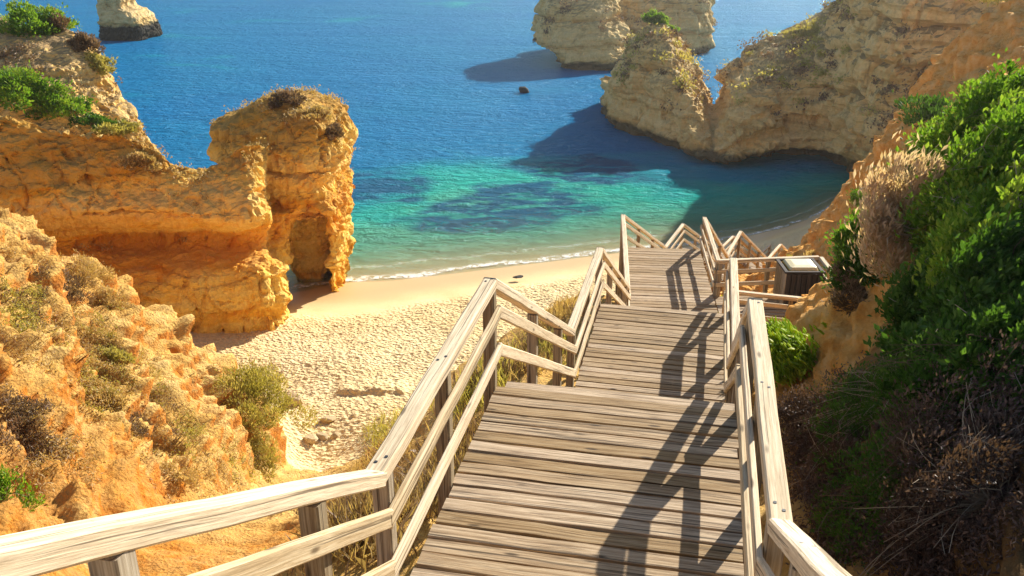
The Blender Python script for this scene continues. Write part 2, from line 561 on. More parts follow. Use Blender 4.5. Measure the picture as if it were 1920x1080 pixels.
# right bank
B = -.75
for t in [(1462, 765, 10.3), (1450, 700, 11.6), (1540, 640, 15.3), (1490, 650, 15), (1560, 590, 16.5), (1450, 640, 14)]: C(*t)
for t in [(1480, 720, 10.8), (1628, 535, 14.5), (1662, 470, 15)]: C(*t)
for t in [(1640, 370, 14.6), (1750, 290, 12), (1900, 195, 9.5), (1850, 230, 10.3), (2050, 120, 8)]: C(*t, B)
for t in [(1600, 650, 10.3), (1750, 500, 9.4), (1900, 400, 7.8), (1600, 800, 7.6), (1750, 700, 7.0), (1900, 600, 6.2), (1550, 950, 6.0), (1700, 900, 5.5), (1900, 800, 5.0), (1650, 1060, 4.5), (1850, 1040, 4.0), (1700, 1200, 3.5)]:
    C(*t, -.15)
for t in [(10.8, 16.5, 5.2), (10.6, 19.5, 8.0), (7.0, 20.5, 10.4), (7.4, 18.2, 10.3), (8.6, 20.8, 10.0), (8.3, 19.0, 9.9), (5.8, 18.3, 10.2), (7.6, 23, 10.4), (6.6, 17.5, 8.6)]: G(*t)
# spur
for t in [(1462, 476, 29), (1510, 430, 29.8), (1560, 388, 30.5), (1600, 330, 31.3), (1622, 288, 32), (1720, 195, 33), (1800, 90, 34), (1920, 15, 35), (2050, -40, 36),
          (1500, 480, 25.5), (1570, 455, 25), (1640, 330, 27.5), (1700, 300, 26), (1800, 200, 28), (1880, 120, 29.5), (1700, 240, 30)]:
    C(*t, -1.0 if t[0] < 1700 else .1)
for t in [(13.5, 38, 15.5), (17, 37, 11.5), (20, 40, 10), (20, 50, 17.5), (26, 46, 9), (32, 40, 1), (30, 58, 17), (32, 68, 18), (15, 41, 16.8), (24, 30, 2), (17, 22, 2.5)]: G(*t)
ctrl = np.array(ctrl)


def _ker(d2): return np.sqrt(d2 + 1.0)


_cx = ctrl[:, :2]
_A = _ker(((_cx[:, None] - _cx[None]) ** 2).sum(-1))
_n = len(ctrl)
_K = np.zeros((_n + 3, _n + 3))
_K[:_n, :_n] = _A + np.eye(_n) * -.02
_K[:_n, _n] = 1
_K[:_n, _n + 1:] = _cx
_K[_n:, :_n] = _K[:_n, _n:].T
_w = np.linalg.solve(_K, np.concatenate([ctrl[:, 2], [0, 0, 0]]))


def base_h(x, y):
    x = np.asarray(x, float).ravel(); y = np.asarray(y, float).ravel()
    out = np.empty(len(x))
    for i in range(0, len(x), 40000):
        xs, ys = x[i:i + 40000], y[i:i + 40000]
        d2 = (xs[:, None] - _cx[None, :, 0]) ** 2 + (ys[:, None] - _cx[None, :, 1]) ** 2
        out[i:i + 40000] = _ker(d2) @ _w[:_n] + _w[_n] + _w[_n + 1] * xs + _w[_n + 2] * ys
    return out


GRID = {}


def real_h(x, y):
    """height of the finished ground relief"""
    x = np.asarray(x, float).ravel(); y = np.asarray(y, float).ravel()
    if not GRID: return base_h(x, y)
    gx, gy = x.copy(), y.copy()
    for k in range(4):
        a = np.arctan2(gx, gy + 6.0); r = np.hypot(gx, gy + 6.0)
        i = np.clip(np.interp(a, GRID['a'], np.arange(len(GRID['a']))), 0, len(GRID['a']) - 1.001)
        j = np.clip(np.interp(r, GRID['r'], np.arange(len(GRID['r']))), 0, len(GRID['r']) - 1.001)
        i0, j0 = i.astype(int), j.astype(int)
        u, v = (i - i0)[:, None], (j - j0)[:, None]
        Z = GRID['P']
        q = (Z[i0, j0] * (1 - u) + Z[i0 + 1, j0] * u) * (1 - v) + (Z[i0, j0 + 1] * (1 - u) + Z[i0 + 1, j0 + 1] * u) * v
        if k < 3:
            gx += .8 * (x - q[:, 0]); gy += .8 * (y - q[:, 1])
    return q[:, 2]


def hgt(x, y):
    return float(real_h([x], [y])[0])


def surf(x, y, e=.3):
    z = hgt(x, y)
    n = Vector((hgt(x - e, y) - hgt(x + e, y), hgt(x, y - e) - hgt(x, y + e), 2 * e)).normalized()
    return Vector((x, y, z)), n


def ground_px(px, py):
    """first hit of the view ray with the ground"""
    ds = np.concatenate([np.linspace(2.5, 40, 400), np.linspace(40.2, 70, 150)])
    P = np.array([at(px, py, d) for d in ds])
    h = real_h(P[:, 0], P[:, 1])
    k = np.argmax(P[:, 2] < h)
    return P[k, 0], P[k, 1], h[k]


def build_ground():
    cx, cy = 0.0, -6.0
    ang = np.radians(np.concatenate([np.linspace(-62, -34, 60)[:-1], np.linspace(-34, 40, 640), np.linspace(40, 62, 50)[1:]]))
    r = np.concatenate([np.geomspace(1.5, 32, 680)[:-1], np.linspace(32, 58, 330), np.geomspace(58.3, 105, 70)])
    A, R = np.meshgrid(ang, r, indexing='ij')
    x = (cx + R * np.sin(A)).ravel(); y = (cy + R * np.cos(A)).ravel()
    z = base_h(x, y)
    nu, nv = A.shape
    p2 = xy0(x, y)
    beachm = 1 - sstep(1.7, 2.7, z + .5 * fbm(p2, .4, 3))      # 1 on sand
    # pull the hill relief
    P = np.stack([x, y, z], 1)
    gu = np.gradient(P.reshape(nu, nv, 3), axis=0).reshape(-1, 3)
    gv = np.gradient(P.reshape(nu, nv, 3), axis=1).reshape(-1, 3)
    N = np.cross(gv, gu); N /= np.linalg.norm(N, axis=1)[:, None] + 1e-9
    N[N[:, 2] < 0] *= -1
    hill = 1 - beachm
    near_stair = np.exp(-((x - (.2 * y + .1)) / 2.2) ** 2) * (y < 27)
    slope = 1 - N[:, 2]
    w = fbm(P, .35, 3)
    big = fbm(P + w[:, None] * .8, .33, 4, .5, True)
    mid = fbm(P * [1, 1, .5], 1.0, 5, .55, True)
    fine = fbm(P, 4.0, 4, .6)
    lump = np.abs(perlin(P * 1.5)) * 1.3 + np.abs(perlin(P * 3.1 + 7)) * .6 + np.abs(perlin(P * 6.3 + 3)) * .3
    foot = sstep(-5.6, -4.2, x + .12 * y) * sstep(1.5, 0, x - .2 * y)
    right = sstep(.9, 1.9, x - .2 * y)
    spur = sstep(21, 24, y + .3 * (x - 8)) * sstep(5.5, 8, x - .05 * y)
    left = sstep(-1.5, -4, x)
    amp = hill * (1 - .75 * near_stair) * (.65 + .35 * sstep(8, 17, y))
    dsp = amp * (.42 * big * (left * 1.25 + .55 * (1 - left)) + .34 * mid * (.5 + slope * 1.6) + .06 * fine + .30 * lump)
    dsp *= 1 - .7 * foot
    rl_ = fbm(np.stack([x * .22, y * 1.0 + .35 * x, z * .2], 1) + .5 * w[:, None], .75, 5, .55, True)
    dsp += left * hill * (1 - near_stair) * (1 - .7 * foot) * 1.15 * rl_ * (.6 + .4 * sstep(8, 17, y))
    # gullies running down the spur and the bank
    s = np.stack([x * .9 + y * .5, y * 0.15, z * .12], 1)
    dsp += hill * spur * .55 * fbm(s, .9, 4, .5, True)
    z2 = np.stack([x * 1.2 - y * .6, y * .2, z * .15], 1)
    dsp += hill * right * (1 - spur) * .42 * fbm(z2, 1.3, 4, .55, True)
    # terraces: little scarps on the left slope
    zz = z + .6 * w
    st = (zz * .55) % 1.0
    dsp += left * hill * .5 * (sstep(.62, .95, st) - st) * sstep(.1, .35, slope)
    for wt in (left * hill, right * (1 - spur) * hill, spur * hill):
        k = wt > .6
        dsp -= wt * np.average(dsp[k & (y < 45)])
    P = P + N * dsp[:, None]
    # footprints on dry sand
    wl = z
    dry = beachm * sstep(.42, .62, wl + .10 * fbm(p2, .3, 3))
    c1 = fbm(xy0(x, y * 1.35), 2.9, 3, .6)
    c2 = fbm(xy0(x + 40, y * 1.3), 4.6, 2, .5)
    P[:, 2] += dry * (.085 * c1 + .085 * c2 + .10 * fbm(p2, .5, 2)) + beachm * .03 * fbm(p2, .25, 2)
    hole = np.array(at_z(695, 735, 1.5))
    ex, ey = (x - hole[0]) / 1.5, (y - hole[1]) / 1.3 + .25 * fbm(p2, 1.1, 4)
    P[:, 2] += .22 * sstep(-.12, .10, ey) * sstep(1.6, .3, ey) * sstep(1.15, .75, np.abs(ex)) * (1 + .5 * fbm(p2, 2, 3))
    wet = beachm * (1 - sstep(.12, .5, wl + .12 * fbm(p2, .25, 3)))
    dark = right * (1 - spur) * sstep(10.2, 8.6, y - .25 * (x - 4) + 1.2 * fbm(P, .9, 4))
    ochre = np.clip(right * 1.0, 0, 1)
    rust = left * hill * sstep(17, 12, y + 3 * fbm(P, .5, 4)) * sstep(.3, 0, fbm(P * [1, 1, .5], .6, 4) - .15)
    GRID.update(a=ang, r=r, P=P.reshape(nu, nv, 3).copy())
    Fs = grid_faces(nu, nv)
    fb = beachm[Fs].mean(1) > .5
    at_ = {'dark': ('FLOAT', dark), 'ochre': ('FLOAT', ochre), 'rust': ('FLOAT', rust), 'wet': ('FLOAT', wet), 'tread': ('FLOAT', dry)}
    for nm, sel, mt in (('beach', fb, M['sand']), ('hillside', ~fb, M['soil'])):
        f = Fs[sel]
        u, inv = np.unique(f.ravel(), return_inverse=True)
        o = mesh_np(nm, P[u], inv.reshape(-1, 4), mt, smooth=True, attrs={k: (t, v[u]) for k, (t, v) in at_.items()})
        tag(o, kind='structure')


build_ground()


def build_sea():
    xs = np.concatenate([-np.geomspace(70, 6000, 40)[::-1], np.linspace(-69, 69, 260), np.geomspace(70, 6000, 40)])
    ys = np.concatenate([np.linspace(38, 90, 200), np.geomspace(90.5, 9000, 110)])
    X, Y = np.meshgrid(xs, ys, indexing='ij')
    x, y = X.ravel(), Y.ravel()
    nearm = (np.abs(x) < 70) & (y < 100)
    dep = np.full(len(x), 12.0)
    dep[nearm] = np.maximum(-base_h(x[nearm], y[nearm]), -.5)
    far = np.clip((y - 72) / 40 + np.maximum(0, np.abs(x) - 20) / 30, 0, 1)
    # open water: sand channels keep some turquoise
    ch = fbm(xy0(x, y * 1.5), .03, 3)
    dep = dep * (1 - far) + far * (8 + 9 * ch)
    reef = np.zeros(len(x))
    w = fbm(xy0(x, y), .22, 4)
    for px, py, rx, ry in ((705, 352, 6.0, 5.0), (880, 412, 6.2, 2.6), (960, 385, 6.5, 4.2), (1010, 360, 5.0, 4.0), (1095, 320, 6, 5)):
        c = at_z(px, py, 0)
        d = np.sqrt(((x - c[0]) / rx) ** 2 + ((y - c[1]) / ry) ** 2) + w * .7
        reef = np.maximum(reef, sstep(1.1, .7, d))
    dep = np.clip(dep, -.5, 14)
    P = np.stack([x, y, np.zeros_like(x)], 1)
    o = mesh_np('sea', P, grid_faces(*X.shape), M['water'], smooth=True, attrs={'depth': ('FLOAT', dep), 'reef': ('FLOAT', reef)})
    tag(o, kind='structure')


build_sea()

# ---------------------------------------------------------------- rocks
def catmull(P, n):
    """resample rows of P (k,3) to n points"""
    k = len(P)
    t = np.linspace(0, k - 1, n)
    i = np.clip(np.floor(t).astype(int), 0, k - 2)
    f = (t - i)[:, None]
    g = lambda j: P[np.clip(j, 0, k - 1)]
    a, b, c, d = g(i - 1), g(i), g(i + 1), g(i + 2)
    return .5 * (2 * b + (c - a) * f + (2 * a - 5 * b + 4 * c - d) * f ** 2 + (3 * b - a - 3 * c + d) * f ** 3)


def slab(grid, back, nu, nv):
    """closed volume from a control grid [col][row] of points, back = offset of its rear"""
    g = np.array(grid, float)
    g = np.stack([catmull(c, nv) for c in g])
    g = np.stack([catmull(g[:, j], nu) for j in range(nv)], 1)
    f = g.reshape(-1, 3)
    b = f + np.array(back)
    n = nu * nv
    q = grid_faces(nu, nv)
    idx = np.arange(n).reshape(nu, nv)
    loop = np.concatenate([idx[:, 0], idx[-1, 1:], idx[-2::-1, -1], idx[0, -2:0:-1]])
    l2 = np.roll(loop, -1)
    side = np.stack([loop, l2, l2 + n, loop + n], 1)
    return np.concatenate([f, b]), np.concatenate([q, q[:, ::-1] + n, side[:, ::-1]])


def pile(levels, seg=40, ex=3.0, rot=0.0):
    """levels (py, pxL, pxR, d, thick) from top down -> closed stack of rings"""
    L = np.array(levels, float)
    rings = []
    for py, a, b, d, th in L:
        A, B_ = np.array(at(a, py, d)), np.array(at(b, py, d))
        c = (A + B_) / 2 + [0, th / 2, 0]
        rx, ry = (B_[0] - A[0]) / 2, th / 2
        th_ = np.linspace(0, 2 * np.pi, seg, endpoint=False)
        cc, ss = np.cos(th_), np.sin(th_)
        rr = (np.abs(cc) ** ex + np.abs(ss) ** ex) ** (-1 / ex)
        rings.append(np.stack([c[0] + rx * rr * cc, c[1] + ry * rr * ss, np.full(seg, c[2])], 1))
    V = np.concatenate(rings + [rings[0].mean(0)[None], rings[-1].mean(0)[None]])
    n = len(rings)
    F_ = []
    k = np.arange(seg); k2 = (k + 1) % seg
    for i in range(n - 1):
        F_.append(np.stack([i * seg + k, (i + 1) * seg + k, (i + 1) * seg + k2, i * seg + k2], 1))
    Q = np.concatenate(F_)
    top = np.stack([np.full(seg, n * seg), k, k2], 1)
    bot = np.stack([np.full(seg, n * seg + 1), (n - 1) * seg + k2, (n - 1) * seg + k], 1)
    return V, Q, np.concatenate([top, bot])


def fuse(pieces, voxel):
    Vs, Qs, Ts, o = [], [], [], 0
    for pc in pieces:
        Vs.append(pc[0]); Qs.append(pc[1] + o)
        if len(pc) > 2: Ts.append(pc[2] + o)
        o += len(pc[0])
    faces = [np.concatenate(Qs)] + ([np.concatenate(Ts)] if Ts else [])
    ob = mesh_np('tmp_rock', np.concatenate(Vs), faces, None)
    md = ob.modifiers.new('r', 'REMESH')
    md.mode = 'VOXEL'
    md.voxel_size = voxel
    dg = bpy.context.evaluated_depsgraph_get()
    me = bpy.data.meshes.new_from_object(ob.evaluated_get(dg))
    old = ob.data
    bpy.data.objects.remove(ob)
    bpy.data.meshes.remove(old)
    return me


def sculpt(me, s=1.0, strata=.3, seed=0.0, lo=.6, butt=0.0):
    n = len(me.vertices)
    V = np.empty(n * 3, np.float32); me.vertices.foreach_get('co', V); V = V.reshape(-1, 3).astype(float)
    for k in range(2):
        N = np.empty(n * 3, np.float32); me.vertex_normals.foreach_get('vector', N); N = N.reshape(-1, 3).astype(float)
        S = V + seed
        if k == 0:
            d = .55 * lo * s * fbm(S, .22 / s, 3) + .30 * s * lo * (fbm(S, .6 / s, 4, .55, True) - .5) - .12 * s
        else:
            w = fbm(S, .3 / s, 3)
            zz = V[:, 2] / s + 1.0 * w
            lt = zz * .55 + .35 * fbm(xy0(zz * 0 + seed, zz * 0, zz), .35, 2)
            fr = lt - np.floor(lt)
            hsh = np.sin(np.floor(lt) * 12.9898 + seed) * 43758.5453
            hsh = hsh - np.floor(hsh)
            led = (sstep(0, .22, fr) * (1 - .55 * fr) - .45) * (.5 + hsh) + .5 * (hsh - .5)
            led2 = fbm(np.stack([V[:, 0] * .1, V[:, 1] * .1, zz * 2.2], 1), 1.0, 3, .55)
            hor = 1 - np.abs(N[:, 2])
            d = hor * s * (1.5 * strata * (led - .12) + .6 * strata * led2)
            d += .17 * s * (fbm(S * [1, 1, .7], 1.3 / s, 5, .6, True) - .5) + .06 * s * fbm(S, 5 / s, 3, .6)
            crk = np.abs(fbm(S * [1, 1, .35], .55 / s, 3))
            d -= .28 * s * sstep(.07, .0, crk) * hor
            cv, ce = worley(S * [.55, .55, .9] + .25 * fbm(S, .8 / s, 2)[:, None], .9 / s)
            cv2, ce2 = worley(S * [.7, .7, 1.2], 2.1 / s)
            d += s * (.34 * (cv - .5) + .08 * (cv2 - .5)) * (.35 + .65 * hor) - s * .10 * sstep(.12, 0, ce) * hor
            if butt:
                bv, be = worley(S * [1, 1, .3] + 1.2 * fbm(S, .3 / s, 3)[:, None], .23 / s)
                d += butt * s * (bv - .5) * hor - .25 * s * sstep(.15, 0, be) * hor
            pit = fbm(S, 1.1 / s, 2)
            d -= .35 * s * sstep(.35, .6, pit) * hor
        V = V + N * d[:, None]
        me.vertices.foreach_set('co', V.astype(np.float32).ravel())
        me.update()
    me.polygons.foreach_set('use_smooth', np.zeros(len(me.polygons), bool))
    return me


ROCKS = []


def rock(name, pieces, voxel, mat, label, cat, s=1.0, strata=.3, seed=0.0, kind=None, butt=.3):
    me = sculpt(fuse(pieces, voxel), s, strata, seed, butt=butt)
    me.name = name
    me.materials.append(mat)
    o = link(bpy.data.objects.new(name, me))
    ROCKS.append(o)
    return tag(o, label if kind is None else None, cat if kind is None else None, kind=kind)


def gr(rows): return [[at(*p) for p in c] for c in rows]


main_cols = [
    [(-160, 190, 38.20), (-150, 235, 37.60), (-150, 300, 37.00), (-150, 400, 36.50), (-150, 440, 37.30), (-150, 500, 36.00), (-150, 570, 36.00), (-150, 620, 36.00), (-150, 780, 36.00)],
    [(0, 212, 38.70), (0, 245, 38.10), (0, 300, 37.50), (0, 400, 37.00), (0, 440, 37.80), (0, 500, 36.60), (0, 570, 36.30), (0, 620, 36.00), (0, 780, 36.00)],
    [(125, 243, 39.25), (125, 275, 38.65), (125, 330, 38.05), (125, 410, 37.55), (125, 450, 39.10), (125, 505, 37.70), (125, 570, 37.20), (125, 630, 37.00), (125, 770, 37.00)],
    [(232, 250, 39.95), (228, 300, 39.35), (222, 350, 38.75), (215, 415, 38.25), (215, 455, 40.70), (215, 515, 38.60), (215, 580, 38.00), (215, 640, 38.00), (215, 760, 38.00)],
    [(330, 303, 40.45), (325, 335, 39.85), (320, 368, 39.25), (320, 412, 38.75), (320, 450, 41.50), (325, 510, 39.30), (330, 580, 38.60), (335, 640, 38.70), (335, 750, 38.70)],
    [(385, 311, 41.05), (400, 338, 40.45), (413, 372, 39.85), (418, 418, 39.35), (418, 452, 42.00), (420, 510, 39.90), (430, 575, 39.40), (445, 628, 39.60), (445, 740, 39.60)],
    [(450, 272, 41.55), (460, 310, 40.95), (470, 355, 40.35), (475, 415, 39.85), (480, 447, 42.30), (490, 505, 40.30), (510, 565, 40.10), (520, 612, 40.30), (520, 730, 40.30)],
    [(492, 262, 43.05), (498, 300, 42.45), (499, 350, 41.85), (500, 410, 41.35), (512, 450, 43.00), (534, 505, 41.80), (545, 560, 41.30), (543, 603, 41.30), (543, 720, 41.30)],
    [(497, 268, 47.00), (500, 300, 46.50), (500, 350, 46.00), (504, 405, 45.05), (512, 445, 45.20), (534, 505, 43.80), (543, 550, 43.40), (542, 590, 43.20), (542, 700, 43.20)],
]
arch = pile([(180, 497, 527, 48, 2), (187, 479, 542, 47.2, 3), (201, 460, 580, 46.6, 4.5), (222, 432, 607, 46, 6), (245, 380, 618, 45.5, 7), (266, 376, 622, 45.2, 7.5),
             (285, 374, 634, 45, 8), (310, 374, 639, 44.8, 8), (335, 452, 634, 44.7, 8), (350, 458, 627, 44.9, 7.6), (362, 460, 616, 45.2, 7.2), (380, 460, 630, 44.9, 7.5),
             (403, 460, 638, 44.7, 7.5), (416, 464, 636, 44.8, 7.3)], ex=4)
legR = pile([(395, 578, 634, 48.6, 5), (440, 534, 632, 48.8, 5), (480, 530, 629, 48.8, 5), (510, 536, 627, 48.8, 5), (535, 544, 627, 48.8, 5), (575, 544, 627, 48.8, 5)], ex=3)
legR2 = pile([(395, 586, 638, 45.0, 5), (420, 600, 637, 45.2, 5), (445, 616, 635, 45.4, 5), (480, 620, 632, 45.8, 5), (510, 619, 629, 46.2, 4.5), (540, 616, 630, 46.4, 4), (575, 616, 631, 46.4, 4)], ex=3)
legL = pile([(395, 462, 564, 44.3, 5), (425, 466, 544, 44.0, 4.5), (455, 472, 532, 43.8, 4), (500, 492, 522, 43.6, 3.5), (560, 492, 520, 43.2, 3.5), (640, 492, 518, 43.2, 3.5)], ex=3)
rock('rock_headland', [slab(gr(main_cols), (-1.5, 5, -4), 60, 60), arch, legR, legR2, legL], .12, M['rock_gold'],
     'golden limestone headland on the beach ending in a natural arch', 'rock', 1.0, .22, 0.0)

up_cols = [
    [(-150, -60, 60), (-150, 40, 56), (-150, 120, 52), (-150, 200, 50), (-150, 330, 48), (-150, 600, 46)],
    [(0, 28, 58), (0, 80, 55), (0, 140, 52), (0, 210, 50), (0, 330, 48), (0, 580, 47)],
    [(85, 45, 58), (80, 90, 55), (80, 150, 52.5), (80, 220, 50.5), (80, 330, 49), (80, 560, 48)],
    [(140, 55, 57.5), (135, 100, 55), (130, 160, 53), (130, 230, 51), (130, 340, 50), (130, 560, 49)],
    [(185, 98, 57), (178, 140, 55), (172, 190, 53.5), (170, 250, 52), (170, 340, 51), (170, 550, 50)],
    [(218, 158, 56.5), (210, 190, 55), (205, 225, 54), (200, 265, 53), (200, 340, 52), (200, 540, 51)],
    [(255, 210, 56), (243, 235, 55), (236, 260, 54.3), (232, 290, 53.5), (232, 345, 53), (232, 530, 52)],
    [(290, 262, 56), (280, 275, 55.3), (272, 290, 55), (265, 305, 54.5), (265, 350, 54), (265, 520, 53)],
    [(312, 306, 56), (307, 314, 55.8), (303, 325, 55.5), (300, 335, 55.3), (300, 355, 55), (300, 510, 54)],
]
rock('cliff', [slab(gr(up_cols), (-2, 6, -4), 50, 50)], .17, M['rock_cream'], '', '', 1.0, .3, 9.0, kind='structure')

prof = [(0, 1.0), (.30, .95), (.55, .86), (.74, .72), (.84, .58), (.88, .47), (.95, .40), (.95, .30), (1.03, .20), (1.02, .10), (.93, .045), (.95, -.2)]


prof2 = [(0, 1.0), (.36, .97), (.62, .90), (.80, .78), (.90, .62), (.91, .52), (.97, .46), (.96, .32), (1.04, .22), (1.02, .11), (.90, .045), (.92, -.2)]


def cliff_grid(cols):
    out = []
    for ci, ((cx, cy, cd), (bx, by)) in enumerate(cols):
        wt = min(1, max(0, (ci - 7) / 3))
        c = np.array(at(cx, cy, cd)); b = np.array(at_z(bx, by, 0))
        out.append([np.array([c[0] + (b[0] - c[0]) * s, c[1] + (b[1] - c[1]) * s, c[2] * h]) for s, h in [(a[0] * (1 - wt) + b_[0] * wt, a[1] * (1 - wt) + b_[1] * wt) for a, b_ in zip(prof, prof2)]])
    return out


far_cols = [((1150, 140, 100), (1128, 190)), ((1137, 150, 96), (1122, 213)), ((1176, 78, 95), (1150, 238)), ((1212, 44, 94), (1200, 256)), ((1250, 42, 93), (1240, 273)),
            ((1278, 90, 92), (1275, 288)), ((1302, 124, 91), (1300, 300)), ((1331, 190, 90), (1330, 306)), ((1343, 186, 89), (1350, 309)), ((1352, 135, 90), (1375, 310)),
            ((1388, 98, 91), (1410, 308)), ((1432, 68, 92), (1450, 304)), ((1492, 38, 93), (1500, 303)), ((1562, 4, 94), (1540, 310)), ((1640, -100, 94), (1566, 328)),
            ((1720, -210, 92), (1580, 343)), ((1800, -250, 86), (1598, 352)), ((1900, -250, 80), (1640, 370)), ((2020, -230, 74), (1730, 378)), ((2200, -240, 69), (1860, 392)), ((2500, -240, 64), (2100, 410))]  # crest out of view raised so its shadow reaches across the cove
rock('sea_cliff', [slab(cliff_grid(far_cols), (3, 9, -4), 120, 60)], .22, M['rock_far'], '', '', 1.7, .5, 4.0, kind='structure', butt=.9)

rock('sea_stack', [pile([(-18, 1040, 1168, 132, 11), (0, 1020, 1165, 130, 14), (25, 1012, 1170, 128, 16), (45, 1006, 1172, 127, 16), (60, 1010, 1176, 126, 16), (75, 1006, 1180, 125, 17),
                         (95, 1010, 1185, 124, 17), (112, 1044, 1188, 123.5, 16), (130, 1048, 1180, 123.2, 15), (165, 1048, 1180, 123, 15)], ex=3),
                   pile([(-20, 1114, 1346, 141, 16), (0, 1110, 1347, 140, 17), (20, 1110, 1350, 139, 17), (50, 1110, 1346, 138.5, 17), (75, 1110, 1348, 138, 17), (98, 1110, 1345, 138, 16), (130, 1110, 1345, 138, 16)], ex=5)],
     .35, M['rock_far'], 'huge flat-topped limestone sea stack behind the pointed rock', 'sea stack', 1.8, .5, 13.0, butt=.8)
rock('sea_stack', [pile([(-30, 181, 228, 156, 7), (0, 172, 232, 155, 8), (14, 173, 230, 155, 8), (22, 171, 246, 154.5, 9), (35, 175, 258, 154, 10), (55, 178, 266, 153.8, 10), (76, 179, 269, 153.5, 10), (110, 179, 269, 153.5, 10)], ex=4)],
     .25, M['rock_stack'], 'slim pale sea stack with dark wet foot in open water', 'sea stack', 1.1, .4, 21.0)


def boulder(name, c, r, mat, label, seed, cat='rock', flat=.7):
    n = 18
    th = np.linspace(0, np.pi, n); ph = np.linspace(0, 2 * np.pi, 2 * n, endpoint=False)
    T, Pp = np.meshgrid(th, ph, indexing='ij')
    D = np.stack([np.sin(T) * np.cos(Pp), np.sin(T) * np.sin(Pp), np.cos(T)], -1).reshape(-1, 3)
    rr_ = np.random.default_rng(int(seed * 10))
    pl = rr_.normal(size=(14, 3)); pl /= np.linalg.norm(pl, axis=1)[:, None]
    rad = np.minimum(1.25, (rr_.uniform(.6, 1.0, 14)[None] / np.maximum(D @ pl.T, .05)).min(1))
    rad = rad * (1 + .10 * fbm(D + seed, 3, 3, .5, True))
    V = D * rad[:, None] * np.array([r[0], r[1], r[2]]) + np.array(c)
    i = np.arange(n - 1)[:, None] * 2 * n + np.arange(2 * n)[None]
    j = np.arange(n - 1)[:, None] * 2 * n + (np.arange(2 * n)[None] + 1) % (2 * n)
    Fq = np.stack([i, i + 2 * n, j + 2 * n, j], -1).reshape(-1, 4)
    o = mesh_np(name, V, Fq, mat)
    return tag(o, label, cat)


boulder('sea_rock', at_z(984, 170, .2), (.62, .55, .55), M['stone_dark'], 'small dark rock poking out of the open blue water', 3.0)
boulder('beach_stone', at_z(972, 519, .62), (.26, .2, .08), M['stone_dark'], 'dark stone lying alone on smooth wet sand near the waterline', 8.0, 'stone')
for k, (px, py, r, lb) in enumerate([(583, 828, .42, 'flat pale stone, leftmost in the cluster at the foot of the left slope'), (606, 822, .34, 'tilted slab in the middle of the stone cluster below the olive shrub'),
                                     (628, 818, .25, 'smallest upright stone, rightmost in the cluster below the olive shrub'), (617, 793, .4, 'rounded pale stone alone above the stone cluster on the sand'),
                                     (545, 760, .55, 'tall pale stone standing right beside the olive shrub')]):
    x, y, z = ground_px(px, py)
    boulder('beach_stone', (x, y, z + r * .2), (r * .7, r * .55, r * (.32 if k < 4 else .9)), M['stone'], lb, 11.0 + 5 * k, 'stone')

# ---------------------------------------------------------------- timber
class Timber:
    """collects squared timbers with chamfered edges into one mesh"""
    def __init__(s):
        s.V, s.Q, s.G, s.R, s.n = [], [], [], [], 0

    def beam(s, p, q, w, h, up=(0, 0, 1), seg=None, ch=.008, wob=.0015, rnd=None):
        p, q = Vector(p), Vector(q)
        ax = (q - p); ln = ax.length; ax.normalize()
        up = Vector(up)
        sd = ax.cross(up).normalized()
        u = sd.cross(ax).normalized()
        ns = seg or max(2, int(ln / .35) + 1)
        a, b = w / 2, h / 2
        ch = min(ch, a * .4, b * .4)
        sec = [(-a + ch, -b), (a - ch, -b), (a, -b + ch), (a, b - ch), (a - ch, b), (-a + ch, b), (-a, b - ch), (-a, -b + ch)]
        r0 = np.random.default_rng(random.randrange(1 << 30))
        off = r0.uniform(0, 60, 3)
        rv = r0.uniform() if rnd is None else rnd
        sec = np.array(sec)
        for i in range(ns):
            t = i / (ns - 1)
            c = np.array(p + ax * ln * t)
            j = r0.normal(0, wob, 2)
            ring = c + np.outer(sec[:, 0] + j[0], np.array(sd)) + np.outer(sec[:, 1] + j[1], np.array(u))
            s.V.append(ring)
            s.G.append(np.stack([np.full(8, ln * t), sec[:, 0], sec[:, 1]], 1) + off)
        s.R.append(np.full(ns * 8, rv))
        k = np.arange(8); k2 = (k + 1) % 8
        for i in range(ns - 1):
            o = s.n + i * 8
            s.Q.append(np.stack([o + k, o + k2, o + 8 + k2, o + 8 + k], 1))
        e = s.n + (ns - 1) * 8
        for o, rev in ((s.n, True), (e, False)):
            cap = np.array([[o, o + 1, o + 2, o + 3], [o + 3, o + 4, o + 7, o], [o + 4, o + 5, o + 6, o + 7]])
            s.Q.append(cap[:, ::-1] if rev else cap)
        s.n += ns * 8
        return s

    def build(s, name, mat, parent=None):
        return mesh_np(name, np.concatenate(s.V), np.concatenate(s.Q), mat, parent,
                       attrs={'grain': ('FLOAT_VECTOR', np.concatenate(s.G)), 'rnd': ('FLOAT', np.concatenate(s.R))})


def platform(fr, label, t0=0.0):
    root = tag(empty('stair_landing', fr.p(fr.L, fr.a)), label, 'landing')
    d = Timber()
    n = max(3, round((fr.b - fr.a) / (.15 if fr.b < 20 else .18)))
    st = (fr.b - fr.a) / n
    for i in range(n):
        a = fr.a + (i + .5) * st
        k = random.uniform(-.006, .006)
        e1, e2 = random.uniform(-.012, .012), random.uniform(-.012, .012)
        d.beam(fr.p(fr.L + e1, a, -.02 + k), fr.p(fr.R + e2, a + random.uniform(-.004, .004), -.02 + k), st - .022, .04, seg=7, ch=.003, wob=.002)
    d.build('deck', M['wood_deck'], root)
    for l in (fr.L + .12, (fr.L + fr.R) / 2, fr.R - .12):
        Timber().beam(fr.p(l, fr.a + .02, -.135), fr.p(l, fr.b - .02, -.135), .07, .18).build('joist', M['wood_post'], root)
    Timber().beam(fr.p(fr.L + .03, fr.b - .03, -.12), fr.p(fr.R - .03, fr.b - .03, -.12), .04, .15).build('fascia', M['wood_post'], root)
    return root


